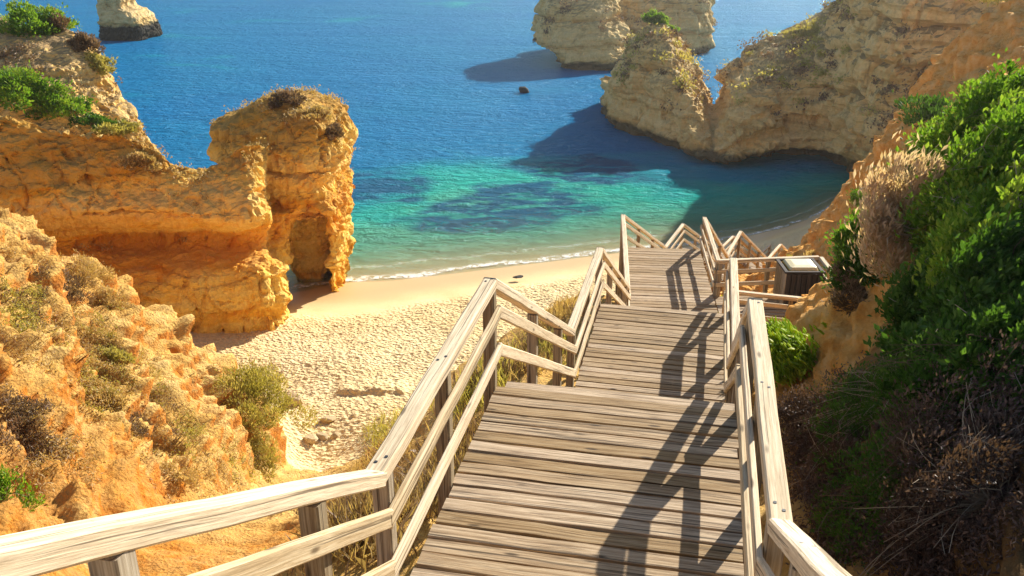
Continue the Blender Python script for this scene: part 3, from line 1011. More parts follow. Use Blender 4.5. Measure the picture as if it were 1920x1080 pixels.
def lerp(a, b, t): return a + (b - a) * t


def flight(A, B_, label):
    """stairs from end of landing A down to start of landing B"""
    root = tag(empty('stair_flight', A.p(A.L, A.b)), label, 'stairs')
    l0, r0, l1, r1 = A.p(A.L, A.b), A.p(A.R, A.b), B_.p(B_.L, B_.a), B_.p(B_.R, B_.a)
    drop = l0.z - l1.z
    n = max(3, round(drop / .17))
    st = Timber()
    for i in range(1, n):
        t = i / n
        a, b = lerp(l0, l1, t - .02), lerp(r0, r1, t - .02)
        a.z = b.z = l0.z - drop * t - .02
        run = (l1 - l0).length / n
        st.beam(a, b, run + .02, .04, seg=4, ch=.006, wob=.002)
    st.build('steps', M['wood_deck'], root)
    for a, b in ((lerp(l0, r0, .05), lerp(l1, r1, .05)), (lerp(l0, r0, .95), lerp(l1, r1, .95))):
        Timber().beam(a + Vector((0, 0, -.22)), b + Vector((0, 0, -.22)), .06, .24).build('stringer', M['wood_post'], root)
    return root


RH = 1.0


def railing(p, q, inner, ts, label, posts=True, mitre0=0.0, mitre1=0.0, group=None, base_drop=1.3, hr=RH, post_on=True):
    """p, q: floor line points of the railing; inner: horizontal unit vector to the walking side"""
    p, q, inner = Vector(p), Vector(q), Vector(inner)
    root = tag(empty('railing', p), label, 'railing', group)
    up = Vector((0, 0, 1))
    ax = (q - p).normalized()
    Timber().beam(p + up * (hr - .045) - ax * mitre0, q + up * (hr - .045) + ax * mitre1, .115, .09, ch=.010, wob=.002, rnd=random.uniform(.7, 1)).build('top_rail', M['wood_rail'], root)
    for h, nm in ((.70, 'middle_rail'), (.35, 'lower_rail')):
        Timber().beam(p + up * h + inner * .075 - ax * .03, q + up * h + inner * .075 + ax * .03, .04, .105, ch=.008, rnd=random.uniform(.45, .9)).build(nm, M['wood_rail'], root)
    if min(p.y, q.y) < 10:
        for t in ts:
            for k in (-1, 1):
                c = lerp(p, q, t) + up * (hr - .004) + ax * .03 * k + inner * .02 * k
                Timber().beam(c, c + up * .008, .018, .018, up=tuple(ax), seg=2, ch=.005, wob=0).build('bolt', M['bin'], root)
    for t in ts:
        c = lerp(p, q, t)
        g = hgt(c.x, c.y)
        lo = min(c.z - .3, max(g - .3, c.z - 2.6))
        Timber().beam(Vector((c.x, c.y, lo)), c + up * (hr - .09), .10, .10, up=tuple(Vector((ax.x, ax.y, 0)).normalized()), ch=.01).build('post', M['wood_post'], root)
    return root


E_ = .05


def line(fr, side, which):
    l = fr.L - E_ if side == 'L' else fr.R + E_
    return fr.p(l, fr.a if which == 'a' else fr.b)


def inn(fr, side):
    v = fr.p(1, 0) - fr.p(0, 0)
    return v if side == 'L' else -v


lands = [(P0, None), (P1, 'nearest weathered plank landing in the foreground'), (P2, 'second plank landing, right below the nearest landing'),
         (P3, 'third long plank landing leading off to the bin'), (P4, 'small landing half hidden past the third landing'),
         (P5, 'far landing beyond the timber bin enclosure'), (P6, 'lowest landing just above the right end of the beach')]
ords = ['topmost', 'nearest', 'second', 'third', 'fourth', 'fifth', 'lowest']
for fr, lb in lands[1:]:
    platform(fr, lb)
fl_names = ['stair flight under the camera running down to the nearest landing', 'hidden steps between the nearest and second landing', 'steps between the second and third landing',
            'steps going down from the far edge of the third landing', 'far steps below the fourth landing', 'last visible steps beside the ochre spur']
for i in range(6):
    flight(lands[i][0], lands[i + 1][0], fl_names[i])
rl = {
    'L1': 'level left railing of the nearest landing, sunlit pale top rail', 'R1': 'level right railing of the nearest landing, thick weathered top rail',
    'L2': 'level left railing of the second landing', 'R2': 'level right railing of the second landing',
    'L3': 'level left railing of the third landing', 'R3': 'level right railing of the third landing beyond the bin opening',
    'L4': 'level left railing of the fourth landing seen past the third', 'R4': 'level right railing of the fourth landing',
    'L5': 'level left railing of the far landing above the bin', 'R5': 'level right railing of the far landing by the spur',
    'L6': 'left railing of the lowest landing above the sand', 'R6': 'right railing of the lowest landing above the sand',
    'L01': 'large pale railing crossing the bottom left corner', 'R01': 'railing rising out of the bottom right of the frame',
    'L12': 'left railing slanting down from nearest to second landing', 'R12': 'right railing slanting down from nearest to second landing',
    'L23': 'left railing slanting down from second to third landing', 'R23': 'right railing slanting down from second landing to the bin opening',
    'L34': 'left railing slanting down from the third landing end', 'R34': 'right railing slanting down from the third landing end',
    'L45': 'left railing slanting down from the fourth landing', 'R45': 'right railing slanting down from the fourth landing',
    'L56': 'left railing slanting down from the far landing', 'R56': 'right railing slanting down from the far landing',
}
post_t = {'L1': (.04, .48, .985), 'R1': (.04, .5, .985), 'L2': (.04, .5, .985), 'R2': (.04, .5, .985), 'L3': (.03, .35, .67, .985)}
for k in range(1, 7):
    for s in 'LR':
        fr = lands[k][0]
        if k == 3 and s == 'R':
            p, q = fr.p(fr.R + E_, 21.53), line(fr, 'R', 'b')
        else:
            p, q = line(fr, s, 'a'), line(fr, s, 'b')
        railing(p, q, inn(fr, s), post_t.get('%s%d' % (s, k), (.04, .96)), rl['%s%d' % (s, k)])
for i in range(6):
    A, B_ = lands[i][0], lands[i + 1][0]
    for s in 'LR':
        ts = {0: (.68, .88), 1: (.42, .78), 2: (.3, .6, .9), 3: (.33, .66), 4: (.33, .66), 5: (.33, .66)}[i]
        nm = '%s%d%d' % (s, i, i + 1)
        if i == 0:
            nm = s + '01'
        railing(line(A, s, 'b'), line(B_, s, 'a'), inn(A, s), ts, rl[nm], mitre0=.03, mitre1=.03)

# side deck with the bin
def Wp(x, y, q): return Vector((x, y, CAMZ - q))


QS = 9.14
n0, n1 = P3.p(P3.R, 19.63), Wp(7.75, 18.45, QS)
f0, f1 = P3.p(P3.R, 21.53), Wp(7.85, 21.45, QS)
root = tag(empty('side_deck', n0), 'small side deck carrying the bin enclosure beside the third landing', 'landing')
d = Timber()
for i in range(13):
    t = (i + .5) / 13
    d.beam(lerp(n0, f0, t) + Vector((.03, 0, -.022)), lerp(n1, f1, t) + Vector((0, 0, -.022)), .14, .04, seg=5, ch=.006)
d.build('deck', M['wood_deck'], root)
Timber().beam(n0 + Vector((.1, .1, -.13)), n1 + Vector((-.1, .1, -.13)), .06, .17).build('joist', M['wood_post'], root)
Timber().beam(f0 + Vector((.1, -.1, -.13)), f1 + Vector((-.1, -.1, -.13)), .06, .17).build('joist', M['wood_post'], root)
railing(f0 + Vector((.06, .04, 0)), f1, (0, -1, 0), (.02, .5, .98), 'shaded railing behind the timber bin enclosure')
railing(n0 + Vector((.06, -.02, 0)), n1, (0, 1, 0), (.02, .5, .98), 'railing in front of the bin above the lime green plants')
railing(n1 + Vector((.05, .05, 0)), f1 + Vector((.05, -.05, 0)), (-1, 0, 0), (.5,), 'short railing right of the bin against the bank')

root = tag(empty('bin_enclosure', (6.74, 20.4, CAMZ - QS)), 'dark slatted timber box around the bin on the side deck', 'bin enclosure')
zt = .97
X0, X1, Y0, Y1 = 6.74, 7.63, 20.4, 21.28
z0 = CAMZ - QS


def bx(name, a, b, w, h, up=(0, 0, 1), mat='wood_dark'):
    Timber().beam(a, b, w, h, up=up, ch=.006, wob=.001).build(name, M[mat], root)


def panel(name, a, b, mat):
    a, b = Vector(a), Vector(b)
    nrm = (b - a).cross(Vector((0, 0, 1))).normalized()
    t = Timber()
    n = 7
    for i in range(n):
        c = lerp(a, b, (i + .5) / n)
        t.beam(c + Vector((0, 0, .06)), c + Vector((0, 0, zt - .05)), (b - a).length / n - .022, .025, up=tuple(nrm), ch=.004, wob=.001)
    for h in (.12, zt - .12):
        t.beam(a + nrm * -.03 + Vector((0, 0, h)), b + nrm * -.03 + Vector((0, 0, h)), .03, .08, ch=.004, wob=.001)
    t.build(name, M[mat], root)


panel('front_panel', (X0, Y0, z0), (X1, Y0, z0), 'wood_dark')
panel('back_panel', (X1, Y1, z0), (X0, Y1, z0), 'wood_dark')
panel('side_panel', (X0, Y1, z0), (X0, Y0, z0), 'wood_post')
panel('side_panel', (X1, Y0, z0), (X1, Y1, z0), 'wood_dark')
for a, b in (((X0 - .05, Y0, z0 + zt), (X1 + .05, Y0, z0 + zt)), ((X0 - .05, Y1, z0 + zt), (X1 + .05, Y1, z0 + zt)), ((X0, Y0 + .05, z0 + zt), (X0, Y1 - .05, z0 + zt)), ((X1, Y0 + .05, z0 + zt), (X1, Y1 - .05, z0 + zt))):
    bx('top_rim', a, b, .09, .045)
root = tag(empty('rubbish_bin', (7.2, 20.86, z0)), 'rubbish bin with cream lid standing inside the timber box', 'bin')
cxb, cyb = 7.2, 20.84


def frustum(name, z_a, z_b, wa, da, wb, db, mat, ch=.03, dome=0.0):
    def ring(w, d_, z):
        w /= 2; d_ /= 2
        return [(cxb + x, cyb + y, z) for x, y in ((-w + ch, -d_), (w - ch, -d_), (w, -d_ + ch), (w, d_ - ch), (w - ch, d_), (-w + ch, d_), (-w, d_ - ch), (-w, -d_ + ch))]
    rings = [ring(wa, da, z_a), ring(wb, db, z_b)]
    if dome: rings += [ring(wb * .93, db * .9, z_b + dome * .6), ring(wb * .6, db * .55, z_b + dome)]
    V = np.array([v for r in rings for v in r])
    k = np.arange(8); k2 = (k + 1) % 8
    Q = np.concatenate([np.stack([i * 8 + k, i * 8 + k2, i * 8 + 8 + k2, i * 8 + 8 + k], 1) for i in range(len(rings) - 1)])
    o = (len(rings) - 1) * 8
    caps = np.array([[3, 2, 1, 0], [0, 7, 4, 3], [7, 6, 5, 4], [o, o + 1, o + 2, o + 3], [o + 3, o + 4, o + 7, o], [o + 4, o + 5, o + 6, o + 7]])
    return mesh_np(name, V, np.concatenate([Q, caps]), M[mat], root)


frustum('body', z0, z0 + .94, .52, .5, .68, .66, 'bin')
frustum('rim', z0 + .945, z0 + .98, .70, .68, .71, .69, 'lid_edge')
frustum('lid', z0 + .983, z0 + 1.0, .70, .68, .69, .66, 'lid', dome=.07)

# ---------------------------------------------------------------- plants
def leaf_quads(C_, D, size, aspect, r):
    """C_ centres (n,3), D unit directions of the leaf length; returns V,Q"""
    n = len(C_)
    ref = r.normal(size=(n, 3))
    S = np.cross(D, ref); S /= np.linalg.norm(S, axis=1)[:, None] + 1e-9
    U = np.cross(S, D)
    L = (size * r.uniform(.4, 1.0, n) ** .8 * 1.6)[:, None]
    W = L * aspect
    a = C_ - D * L * .5
    b = C_ + S * W * .5 + U * W * .12
    c = C_ + D * L * .5 - U * L * .1
    d_ = C_ - S * W * .5 + U * W * .12
    V = np.stack([a, b, c, d_], 1).reshape(-1, 3)
    return V, np.arange(4 * n).reshape(-1, 4)


def twig_tubes(paths, rad):
    V, Q, o = [], [], 0
    for P in paths:
        P = np.asarray(P); n = len(P)
        t = np.gradient(P, axis=0); t /= np.linalg.norm(t, axis=1)[:, None] + 1e-9
        s = np.cross(t, [.3, .2, .9]); s /= np.linalg.norm(s, axis=1)[:, None] + 1e-9
        u = np.cross(t, s)
        R = rad * np.linspace(1, .35, n)[:, None]
        ring = np.stack([P + R * (math.cos(a) * s + math.sin(a) * u) for a in (0, 2.094, 4.189)], 1).reshape(-1, 3)
        V.append(ring)
        k = np.arange(3); k2 = (k + 1) % 3
        for i in range(n - 1):
            Q.append(np.stack([o + i * 3 + k, o + i * 3 + k2, o + i * 3 + 3 + k2, o + i * 3 + 3 + k], 1))
        o += n * 3
    return np.concatenate(V), np.concatenate(Q)


def bush(name, base, nrm, rad, n, size, leaf, label, cat='shrub', seed=1, aspect=.5, clumps=22, twigs=25, twig='twig', group=None, upb=.5, spread=.33, squash=.8, trad=.008, tlen=1.0):
    r = np.random.default_rng(seed)
    base = np.array(base, float); nrm = np.array(nrm, float)
    rx, ry, rz = rad
    root = tag(empty(name, tuple(base)), label, cat, group)
    # clump centres over the dome
    cc = r.normal(size=(clumps, 3)); cc[:, 2] = np.abs(cc[:, 2]) * 1.1
    cc /= np.linalg.norm(cc, axis=1)[:, None]
    cc *= r.uniform(.45, .95, clumps)[:, None]
    cr = r.uniform(.6, 1.2, clumps) * spread
    which = r.choice(clumps, n, p=cr ** 2 / (cr ** 2).sum())
    dv = r.normal(size=(n, 3)); dv /= np.linalg.norm(dv, axis=1)[:, None]
    loc = cc[which] + dv * (cr[which] * r.uniform(.35, 1.0, n) ** .5)[:, None]
    stray = r.uniform(size=n) < .10
    loc[stray] *= r.uniform(1.05, 1.3, (int(stray.sum()), 1))
    out = loc / (np.linalg.norm(loc, axis=1)[:, None] + 1e-9)
    D = dv * .8 + out * .5 + r.normal(size=(n, 3)) * .5 + [0, 0, upb]
    D /= np.linalg.norm(D, axis=1)[:, None]
    # frame: z axis leans half way to the ground normal
    zax = nrm * .6 + np.array([0, 0, .4]); zax /= np.linalg.norm(zax)
    xax = np.cross([0, 1, 0], zax); xax /= np.linalg.norm(xax)
    yax = np.cross(zax, xax)
    Rm = np.stack([xax, yax, zax])
    Pw = base + (loc * [rx, ry, rz]) @ Rm
    V, Q = leaf_quads(Pw, D, size, aspect, r)
    tone = np.clip(.45 + .22 * r.normal(size=n) + .4 * (r.uniform(-1, 1, clumps)[which]) + .15 * dv[:, 2], 0, 1)  # random tone per leaf and clump, lighter towards clump tops
    mesh_np('foliage', V, Q, M[leaf], root, attrs={'rnd': ('FLOAT', np.repeat(tone, 4))})
    if twigs:
        paths = []
        for i in range(twigs):
            e = cc[r.integers(clumps)] * r.uniform(.9, 1.25) * tlen + r.normal(size=3) * .08
            k = np.linspace(0, 1, 6)[:, None]
            mid = r.normal(size=3) * .12
            p = e * k + mid * np.sin(k * np.pi) + np.array([0, 0, .15]) * np.sin(k * np.pi)
            p[0] += r.normal(size=3) * [.1, .1, 0]
            paths.append(base + (p * [rx, ry, rz]) @ Rm)
        V, Q = twig_tubes(paths, trad)
        mesh_np('branches', V, Q, M[twig], root)
    return root


def on_px(px, py, back=0.0):
    x, y, z = ground_px(px, py)
    return surf(x, y)


# green thicket on the right bank
thick = [
    (1900, 215, (1.1, 1.1, .52), 'leaf_green', 'bright green shrub highest on the right bank at the frame edge'),
    (1820, 262, (1.05, 1.1, .52), 'leaf_green', 'sunlit green shrub on the crest left of the highest one'),
    (1745, 312, (1.0, 1.1, .52), 'leaf_green', 'green shrub on the crest behind the pinkish dry bush'),
    (1680, 365, (.9, 1.1, .52), 'leaf_green', 'green shrub on the bank crest left of the pinkish dry bush'),
    (1635, 420, (.75, .9, .52), 'leaf_green', 'small green shrub at the lower left end of the bank crest'),
    (1905, 330, (1.0, .9, .52), 'leaf_green', 'dense green shrub by the right frame edge just below the crest'),
    (1825, 365, (.95, .9, .52), 'leaf_green', 'leafy green shrub right of the pinkish dry bush top'),
    (1900, 450, (.9, .8, .52), 'leaf_green', 'green shrub at the right frame edge halfway up the bank'),
    (1810, 470, (.85, .8, .52), 'leaf_green', 'leafy green shrub right of the foot of the pinkish dry bush'),
    (1650, 490, (.7, .8, .5), 'leaf_dark', 'deep green shrub left of the pinkish dry bush'),
    (1880, 560, (.8, .7, .5), 'leaf_dark', 'deep green shrub at the right frame edge in the shade'),
    (1780, 570, (.8, .7, .5), 'leaf_dark', 'dark green trailing shrub below the pinkish dry bush'),
    (1850, 655, (.8, .7, .4), 'leaf_dark', 'dark shrub hanging lowest of the green thicket'),
    (1905, 660, (.7, .6, .4), 'leaf_dark', 'dark shrub below the thicket cut by the right frame edge'),
    (1655, 440, (.7, .7, .4), 'leaf_green', 'low green shrub on the bare bank edge left of the pinkish dry bush'),
    (1790, 650, (.6, .6, .35), 'leaf_dark', 'dark shrub on the bank face above the tangled scrub'),
]
for k, (px, py, rad, lf, lb) in enumerate(thick):
    p, n = on_px(px, py)
    bush('shrub', p - n * .05, n, rad, 9500, .056, lf, lb, seed=100 + k, group='shrubs on the right bank', clumps=60, spread=.23, twigs=44, twig='twig_pale' if k % 2 else 'twig', trad=.006, tlen=1.2)
p, n = on_px(1790, 470)
bush('dry_bush', p + n * .25, n, (.75, .75, 1.05), 6500, .075, 'leaf_pink', 'pinkish brown feathery dry bush amid the green shrubs', 'bush', 120, .3, 30, 40, 'twig_pale', upb=1.2, spread=.24)
p, n = on_px(1620, 560)
bush('dry_bush', p, n, (.5, .5, .5), 1800, .07, 'leaf_brown', 'dead brown bush on the bank edge below the small green shrub', 'bush', 121, .3, 20, 40, 'twig')
dk = [(1560, 800, (.8, .9, .5), 'leaf_dead', 'brown dry bush on the shaded bank beside the right handrail'),
      (1690, 760, (.9, .8, .45), 'leaf_dark', 'dark leafy patch of shrub in the middle of the shaded bank'),
      (1820, 800, (.9, .8, .5), 'leaf_dead', 'tangled brown bush on the right of the shaded bank'),
      (1580, 930, (.65, .6, .45), 'leaf_dead', 'low brown bush by the right handrail near the bottom corner'),
      (1700, 930, (.75, .7, .45), 'leaf_dark', 'dark shrub low in the shaded bottom right corner'),
      (1850, 960, (.75, .7, .5), 'leaf_dead', 'twiggy dead bush in the bottom right corner'),
      (1880, 690, (.9, .8, .5), 'leaf_dark', 'dark green shrub at the right frame edge low on the bank')]
for k, (px, py, rad, lf, lb) in enumerate(dk):
    p, n = on_px(px, py)
    bush('undergrowth_bush', p - n * .05, n, rad, 8000, .03, lf, lb, 'bush', 140 + k, .4, 30, 90, 'twig_pale' if k % 2 else 'twig', spread=.28, trad=.005, tlen=1.3)

# left side bushes
lefty = [
    ('shrub', (470, 790), (1.9, 1.6, 2.0), 12000, .11, 'leaf_olive', 'big olive green feathery shrub on the lower end of the left slope', .25),
    ('shrub', (480, 870), (.9, .9, .8), 2200, .10, 'leaf_olive', 'thin olive bush on the left slope just above the rail', .22),
    ('dry_bush', (150, 520), (.9, .9, .7), 2600, .09, 'leaf_dry', 'straw coloured bush on the crest of the left slope', .25),
    ('dry_bush', (205, 575), (.6, .6, .5), 1500, .09, 'leaf_dry', 'small straw bush lower on the crest, under the big rock face', .25),
    ('dry_bush', (120, 570), (1.0, .8, .4), 2200, .08, 'leaf_brown', 'brown dead bush on the upper left slope', .25),
    ('dry_bush', (225, 670), (.7, .6, .3), 1500, .08, 'leaf_olive', 'low olive cushion bush in the middle of the left slope', .3),
    ('dry_bush', (190, 745), (.8, .6, .3), 1500, .07, 'leaf_dry', 'low dry scrub patch halfway down the left slope', .3),
    ('dry_bush', (250, 800), (.7, .6, .3), 1400, .065, 'leaf_brown', 'greyish dead scrub lower down the left slope', .3),
    ('dry_bush', (330, 890), (.6, .5, .3), 1300, .06, 'leaf_dry', 'dry scrub above the long pale handrail', .3),
    ('shrub', (8, 930), (.55, .5, .5), 1600, .06, 'leaf_green', 'small bright green bush at the left frame edge above the rail', .35),
    ('dry_bush', (30, 800), (.7, .6, .35), 1300, .06, 'leaf_brown', 'dark dry bush at the left frame edge', .3),
    ('shrub', (505, 1058), (.45, .4, .3), 1100, .045, 'leaf_olive', 'small olive bush under the left handrail', .3),
]
for k, (nm, (px, py), rad, cnt, sz, lf, lb, asp) in enumerate(lefty):
    p, n = on_px(px, py)
    bush(nm, p - n * .1, n, rad, cnt, sz, lf, lb, 'bush', 200 + k, asp, 30, 24, 'twig', spread=.26, upb=.8)

# vegetation on the rocks
from mathutils.bvhtree import BVHTree
TREES = []
for o in ROCKS:
    me = o.data
    vs = np.empty(len(me.vertices) * 3, np.float32); me.vertices.foreach_get('co', vs)
    TREES.append(BVHTree.FromPolygons([tuple(v) for v in vs.reshape(-1, 3)], [tuple(p.vertices) for p in me.polygons]))


def on_rock(px, py, d):
    """point of rock seen near photo pixel px, py; searched downwards from the skyline"""
    for k in range(40):
        a = Vector((0, 0, CAMZ)); b = Vector(at(px, py + 2 * k, d))
        best = None
        for t in TREES:
            h = t.ray_cast(a, (b - a).normalized(), 260)
            if h[0] is not None and abs(h[0].y - d) < 9 and (best is None or h[3] < best[3]): best = h
        if best: return np.array(best[0]), np.array(best[1])
    return np.array(at(px, py, d)), np.array((0, 0, 1.0))


rocky = [
    ('shrub', (60, 30, 57.5), (3.0, 2.0, 1.2), 6000, .17, 'leaf_green', 'round green shrub on top of the cliff in the top left corner'),
    ('dry_bush', (112, 50, 57.6), (.9, .8, .8), 1200, .16, 'leaf_brown', 'brown tuft on the skyline of the top left cliff'),
    ('dry_bush', (160, 90, 56.4), (1.3, 1.0, .9), 2000, .16, 'leaf_brown', 'grey brown bush on the upper ledge of the left cliff'),
    ('shrub', (187, 128, 55.6), (1.0, .9, .9), 1800, .15, 'leaf_olive', 'dull green bush hanging on the right edge of the left cliff'),
    ('shrub', (30, 180, 44.2), (2.6, 1.8, 1.5), 6000, .16, 'leaf_green', 'big green shrub at the left edge above the golden rock'),
    ('shrub', (105, 210, 44.2), (2.2, 1.5, 1.0), 4600, .15, 'leaf_green', 'green shrub on the ledge right of the big one at the left edge'),
    ('shrub', (170, 235, 44.0), (2.0, 1.2, .7), 3600, .14, 'leaf_dark', 'low dark green shrub near the end of the rock ledge'),
    ('shrub', (215, 243, 43.8), (1.1, .9, .5), 1600, .13, 'leaf_olive', 'low olive bush at the right tip of the green ledge above the golden rock'),
    ('dry_bush', (262, 312, 42.3), (1.0, .8, .6), 1800, .13, 'leaf_dry', 'straw bush on the golden rock below the saddle'),
    ('dry_bush', (535, 192, 48), (1.1, .9, .5), 1800, .14, 'leaf_brown', 'brown scrub on the summit of the arch rock'),
    ('dry_bush', (585, 222, 47), (1.1, 1.2, .6), 2000, .14, 'leaf_dry', 'dry scrub right of the summit of the arch rock'),
    ('dry_bush', (622, 250, 47), (.7, 1.2, .5), 1500, .13, 'leaf_brown', 'scrub hanging on the right shoulder of the arch rock'),
    ('shrub', (1228, 28, 93.5), (1.4, 1.3, 1.1), 2500, .25, 'leaf_green', 'green bush crowning the pointed rock in the sea'),
    ('shrub', (1262, 52, 92.5), (.7, .7, .5), 900, .22, 'leaf_green', 'small green tuft right of the bush crowning the pointed rock'),
    ('shrub', (1520, 62, 90), (2.6, 1.5, .6), 2600, .24, 'leaf_olive', 'green mat of plants on the rim of the far cliff'),
]
for k, (nm, (px, py, d_), rad, cnt, sz, lf, lb) in enumerate(rocky):
    p, n = on_rock(px, py, d_)
    bush(nm, p, n * .3 + np.array([0, 0, .7]), rad, cnt, sz, lf, lb, 'bush', 300 + k, .5, 26, 14, 'twig', spread=.28, upb=.5, trad=.02)


def rock_scrub(name, o, n, per, size, rad, leaf, label, seed, nzmin=.5, zmin=3.0, zmax=99, patch=.0):
    r = np.random.default_rng(seed)
    me = o.data
    N = len(me.polygons)
    c = np.empty(N * 3, np.float32); me.polygons.foreach_get('center', c); c = c.reshape(-1, 3).astype(float)
    nn = np.empty(N * 3, np.float32); me.polygons.foreach_get('normal', nn); nn = nn.reshape(-1, 3)
    pn = fbm(c + seed, .25, 3)
    ok = np.where((nn[:, 2] > nzmin) & (c[:, 2] > zmin) & (c[:, 2] < zmax) & (pn > patch) & (nn[:, 1] < .5))[0]
    if len(ok) == 0: return
    k = r.choice(ok, n)
    rr = rad * r.uniform(.5, 1.5, n)
    idx = np.repeat(np.arange(n), per)
    off = r.normal(size=(n * per, 3)) * [.6, .6, .4]
    P = c[k][idx] + off * rr[idx][:, None] + [0, 0, .2] * rr[idx][:, None]
    D = r.normal(size=P.shape) + [0, 0, .8]; D /= np.linalg.norm(D, axis=1)[:, None]
    V, Q = leaf_quads(P, D, size, .5, r)
    t = np.clip(.5 + .2 * r.normal(size=len(P)) + .2 * r.uniform(-1, 1, n)[idx], 0, 1)
    tag(mesh_np(name, V, Q, M[leaf], attrs={'rnd': ('FLOAT', np.repeat(t, 4))}), label, 'ground cover', kind='stuff')


rock_scrub('rock_scrub', ROCKS[0], 130, 34, .12, .30, 'leaf_dry', 'dry scrub patches on the top of the golden headland', 701, .55, 5.0)
rock_scrub('rock_scrub', ROCKS[1], 200, 34, .14, .36, 'leaf_brown', 'brown scrub over the top left cliff', 702, .5, 5.0)
rock_scrub('rock_scrub', ROCKS[2], 240, 64, .24, .62, 'leaf_olive', 'olive scrub on the ledges of the far cliff', 703, .45, 3.5)
rock_scrub('rock_scrub', ROCKS[2], 230, 60, .22, .6, 'leaf_brown', 'brown scrub on the far cliff', 704, .3, 3.0)
rock_scrub('rock_scrub', ROCKS[3], 60, 44, .26, .55, 'leaf_brown', 'scrub tufts on the ledges of the huge sea stack', 705, .25, 3.0)
p, n = on_px(1750, 255)
for k, (px, py, d_, rad, lf, lb) in enumerate([(1900, 20, 34.5, (2.4, 1.5, .8), 'leaf_olive', 'olive bushes on the top of the ochre spur at the frame corner'),
                                               (1765, 250, 27.5, (1.6, 1.0, .8), 'leaf_dark', 'dull green bush on the ochre spur behind the thicket'),
                                               (1488, 440, 29.6, (.4, .4, .6), 'leaf_olive', 'wispy pale green plant on the spur edge by the surf'),
                                               (1522, 465, 27, (.42, .4, .45), 'leaf_dry', 'small pale dry plant on the spur above the bin')]):
    q = np.array(at(px, py, d_)); h = hgt(q[0], q[1])
    bush('shrub', (q[0], q[1], h - .1), (0, 0, 1), rad, 2600 if k < 2 else 500, .13 if k < 2 else .1, lf, lb, 'bush', 340 + k, .35, 24, 16, 'twig_pale', spread=.28, upb=1.0)


# fleshy lime ground plants below the bin: fingers
def fingers(name, pts, nrms, n_per, length, leaf, label, seed, cat='plant', thick=.012):
    r = np.random.default_rng(seed)
    root = tag(empty(name, tuple(pts[0])), label, cat)
    V, Q, T = [], [], []
    o = 0
    for p, nn in zip(pts, nrms):
        for j in range(n_per):
            b = np.array(p) + r.normal(size=3) * [.10, .10, .03]
            d_ = np.array(nn) * 1.0 + r.normal(size=3) * .5 + [0, 0, .5]
            d_ /= np.linalg.norm(d_)
            s = np.cross(d_, [.3, .8, .1]); s /= np.linalg.norm(s)
            u = np.cross(d_, s)
            L = length * r.uniform(.6, 1.3)
            ring = [b + thick * (math.cos(a) * s + math.sin(a) * u) for a in (0, 2.094, 4.189)]
            mid = [b + d_ * L * .5 + thick * 1.25 * (math.cos(a) * s + math.sin(a) * u) for a in (0, 2.094, 4.189)]
            tip = [b + d_ * L + u * L * .15 + thick * .2 * (math.cos(a) * s + math.sin(a) * u) for a in (0, 2.094, 4.189)]
            V += ring + mid + tip
            for i in range(2):
                for k in range(3):
                    Q.append((o + i * 3 + k, o + i * 3 + (k + 1) % 3, o + i * 3 + 3 + (k + 1) % 3, o + i * 3 + 3 + k))
            T += [np.clip(r.normal(.5, .25), 0, 1)] * 9
            o += 9
    mesh_np('foliage', np.array(V), np.array(Q), M[leaf], root, attrs={'rnd': ('FLOAT', np.array(T))})
    return root


def patch_pts(poly_px, n, seed, lift=.1, mound=.25):
    r = np.random.default_rng(seed)
    A = np.array([ground_px(*p) for p in poly_px])
    pts, nr = [], []
    for i in range(n):
        w = r.dirichlet(np.ones(len(A)) * .8)
        q = w @ A
        p, nn = surf(q[0], q[1])
        c = ((q - A.mean(0)) ** 2).sum() / (((A - A.mean(0)) ** 2).sum(1).max() + 1e-6)
        pts.append(np.array(p) + np.array(nn) * (lift + mound * max(0, 1 - c) * r.uniform(.5, 1)))
        nr.append(np.array(nn))
    return pts, nr


pts, nr = patch_pts([(1445, 665), (1440, 740), (1472, 738), (1535, 690), (1556, 655), (1480, 660)], 1300, 5, .05, .28)
fingers('ice_plant', pts, nr, 5, .14, 'leaf_lime', 'lime green fleshy plant mat between the right railing and ochre bank', 400, thick=.016)
x, y = 6.0, 23.2
z = hgt(x, y)
bush('lime_plant', (x, y, z), (0, 0, 1), (.45, .4, .45), 700, .1, 'leaf_lime', 'small lime plant seen through the rails left of the bin', 'plant', 410, .3, 16, 8, upb=1.0)


def grass(name, areas, label, leaf, seed, n, hl, kind='stuff'):
    """blades scattered on ground polygons"""
    r = np.random.default_rng(seed)
    V, T = [], []
    for poly, cnt in areas:
        A = np.array([ground_px(*p) for p in poly])
        w = r.dirichlet(np.ones(len(A)) * .7, cnt)
        q = w @ A
        cl = r.normal(size=(cnt // 12 + 1, 2)) * .12
        q[:, :2] += cl[np.arange(cnt) // 12] * 2 + r.normal(size=(cnt, 2)) * .05
        h = real_h(q[:, 0], q[:, 1])
        b = np.stack([q[:, 0], q[:, 1], h - .06], 1)
        d_ = r.normal(size=(cnt, 3)) * .38 + [0, 0, 1]
        d_ /= np.linalg.norm(d_, axis=1)[:, None]
        L = (hl * r.uniform(.5, 1.4, cnt))[:, None]
        s = np.cross(d_, r.normal(size=(cnt, 3))); s /= np.linalg.norm(s, axis=1)[:, None]
        wd = .0028 + .003 * r.uniform(size=(cnt, 1))
        bend = r.normal(size=(cnt, 3)) * .18 * L
        V.append(np.stack([b - s * wd, b + s * wd, b + d_ * L * .6 + s * wd * .8 + bend * .3, b + d_ * L + bend], 1).reshape(-1, 3))
        T.append(np.repeat(np.clip(r.normal(.5, .25, cnt), 0, 1), 4))
    V = np.concatenate(V)
    o = mesh_np(name, V, np.arange(len(V)).reshape(-1, 4), M[leaf], attrs={'rnd': ('FLOAT', np.concatenate(T))})
    return tag(o, label, 'grass', kind=kind)


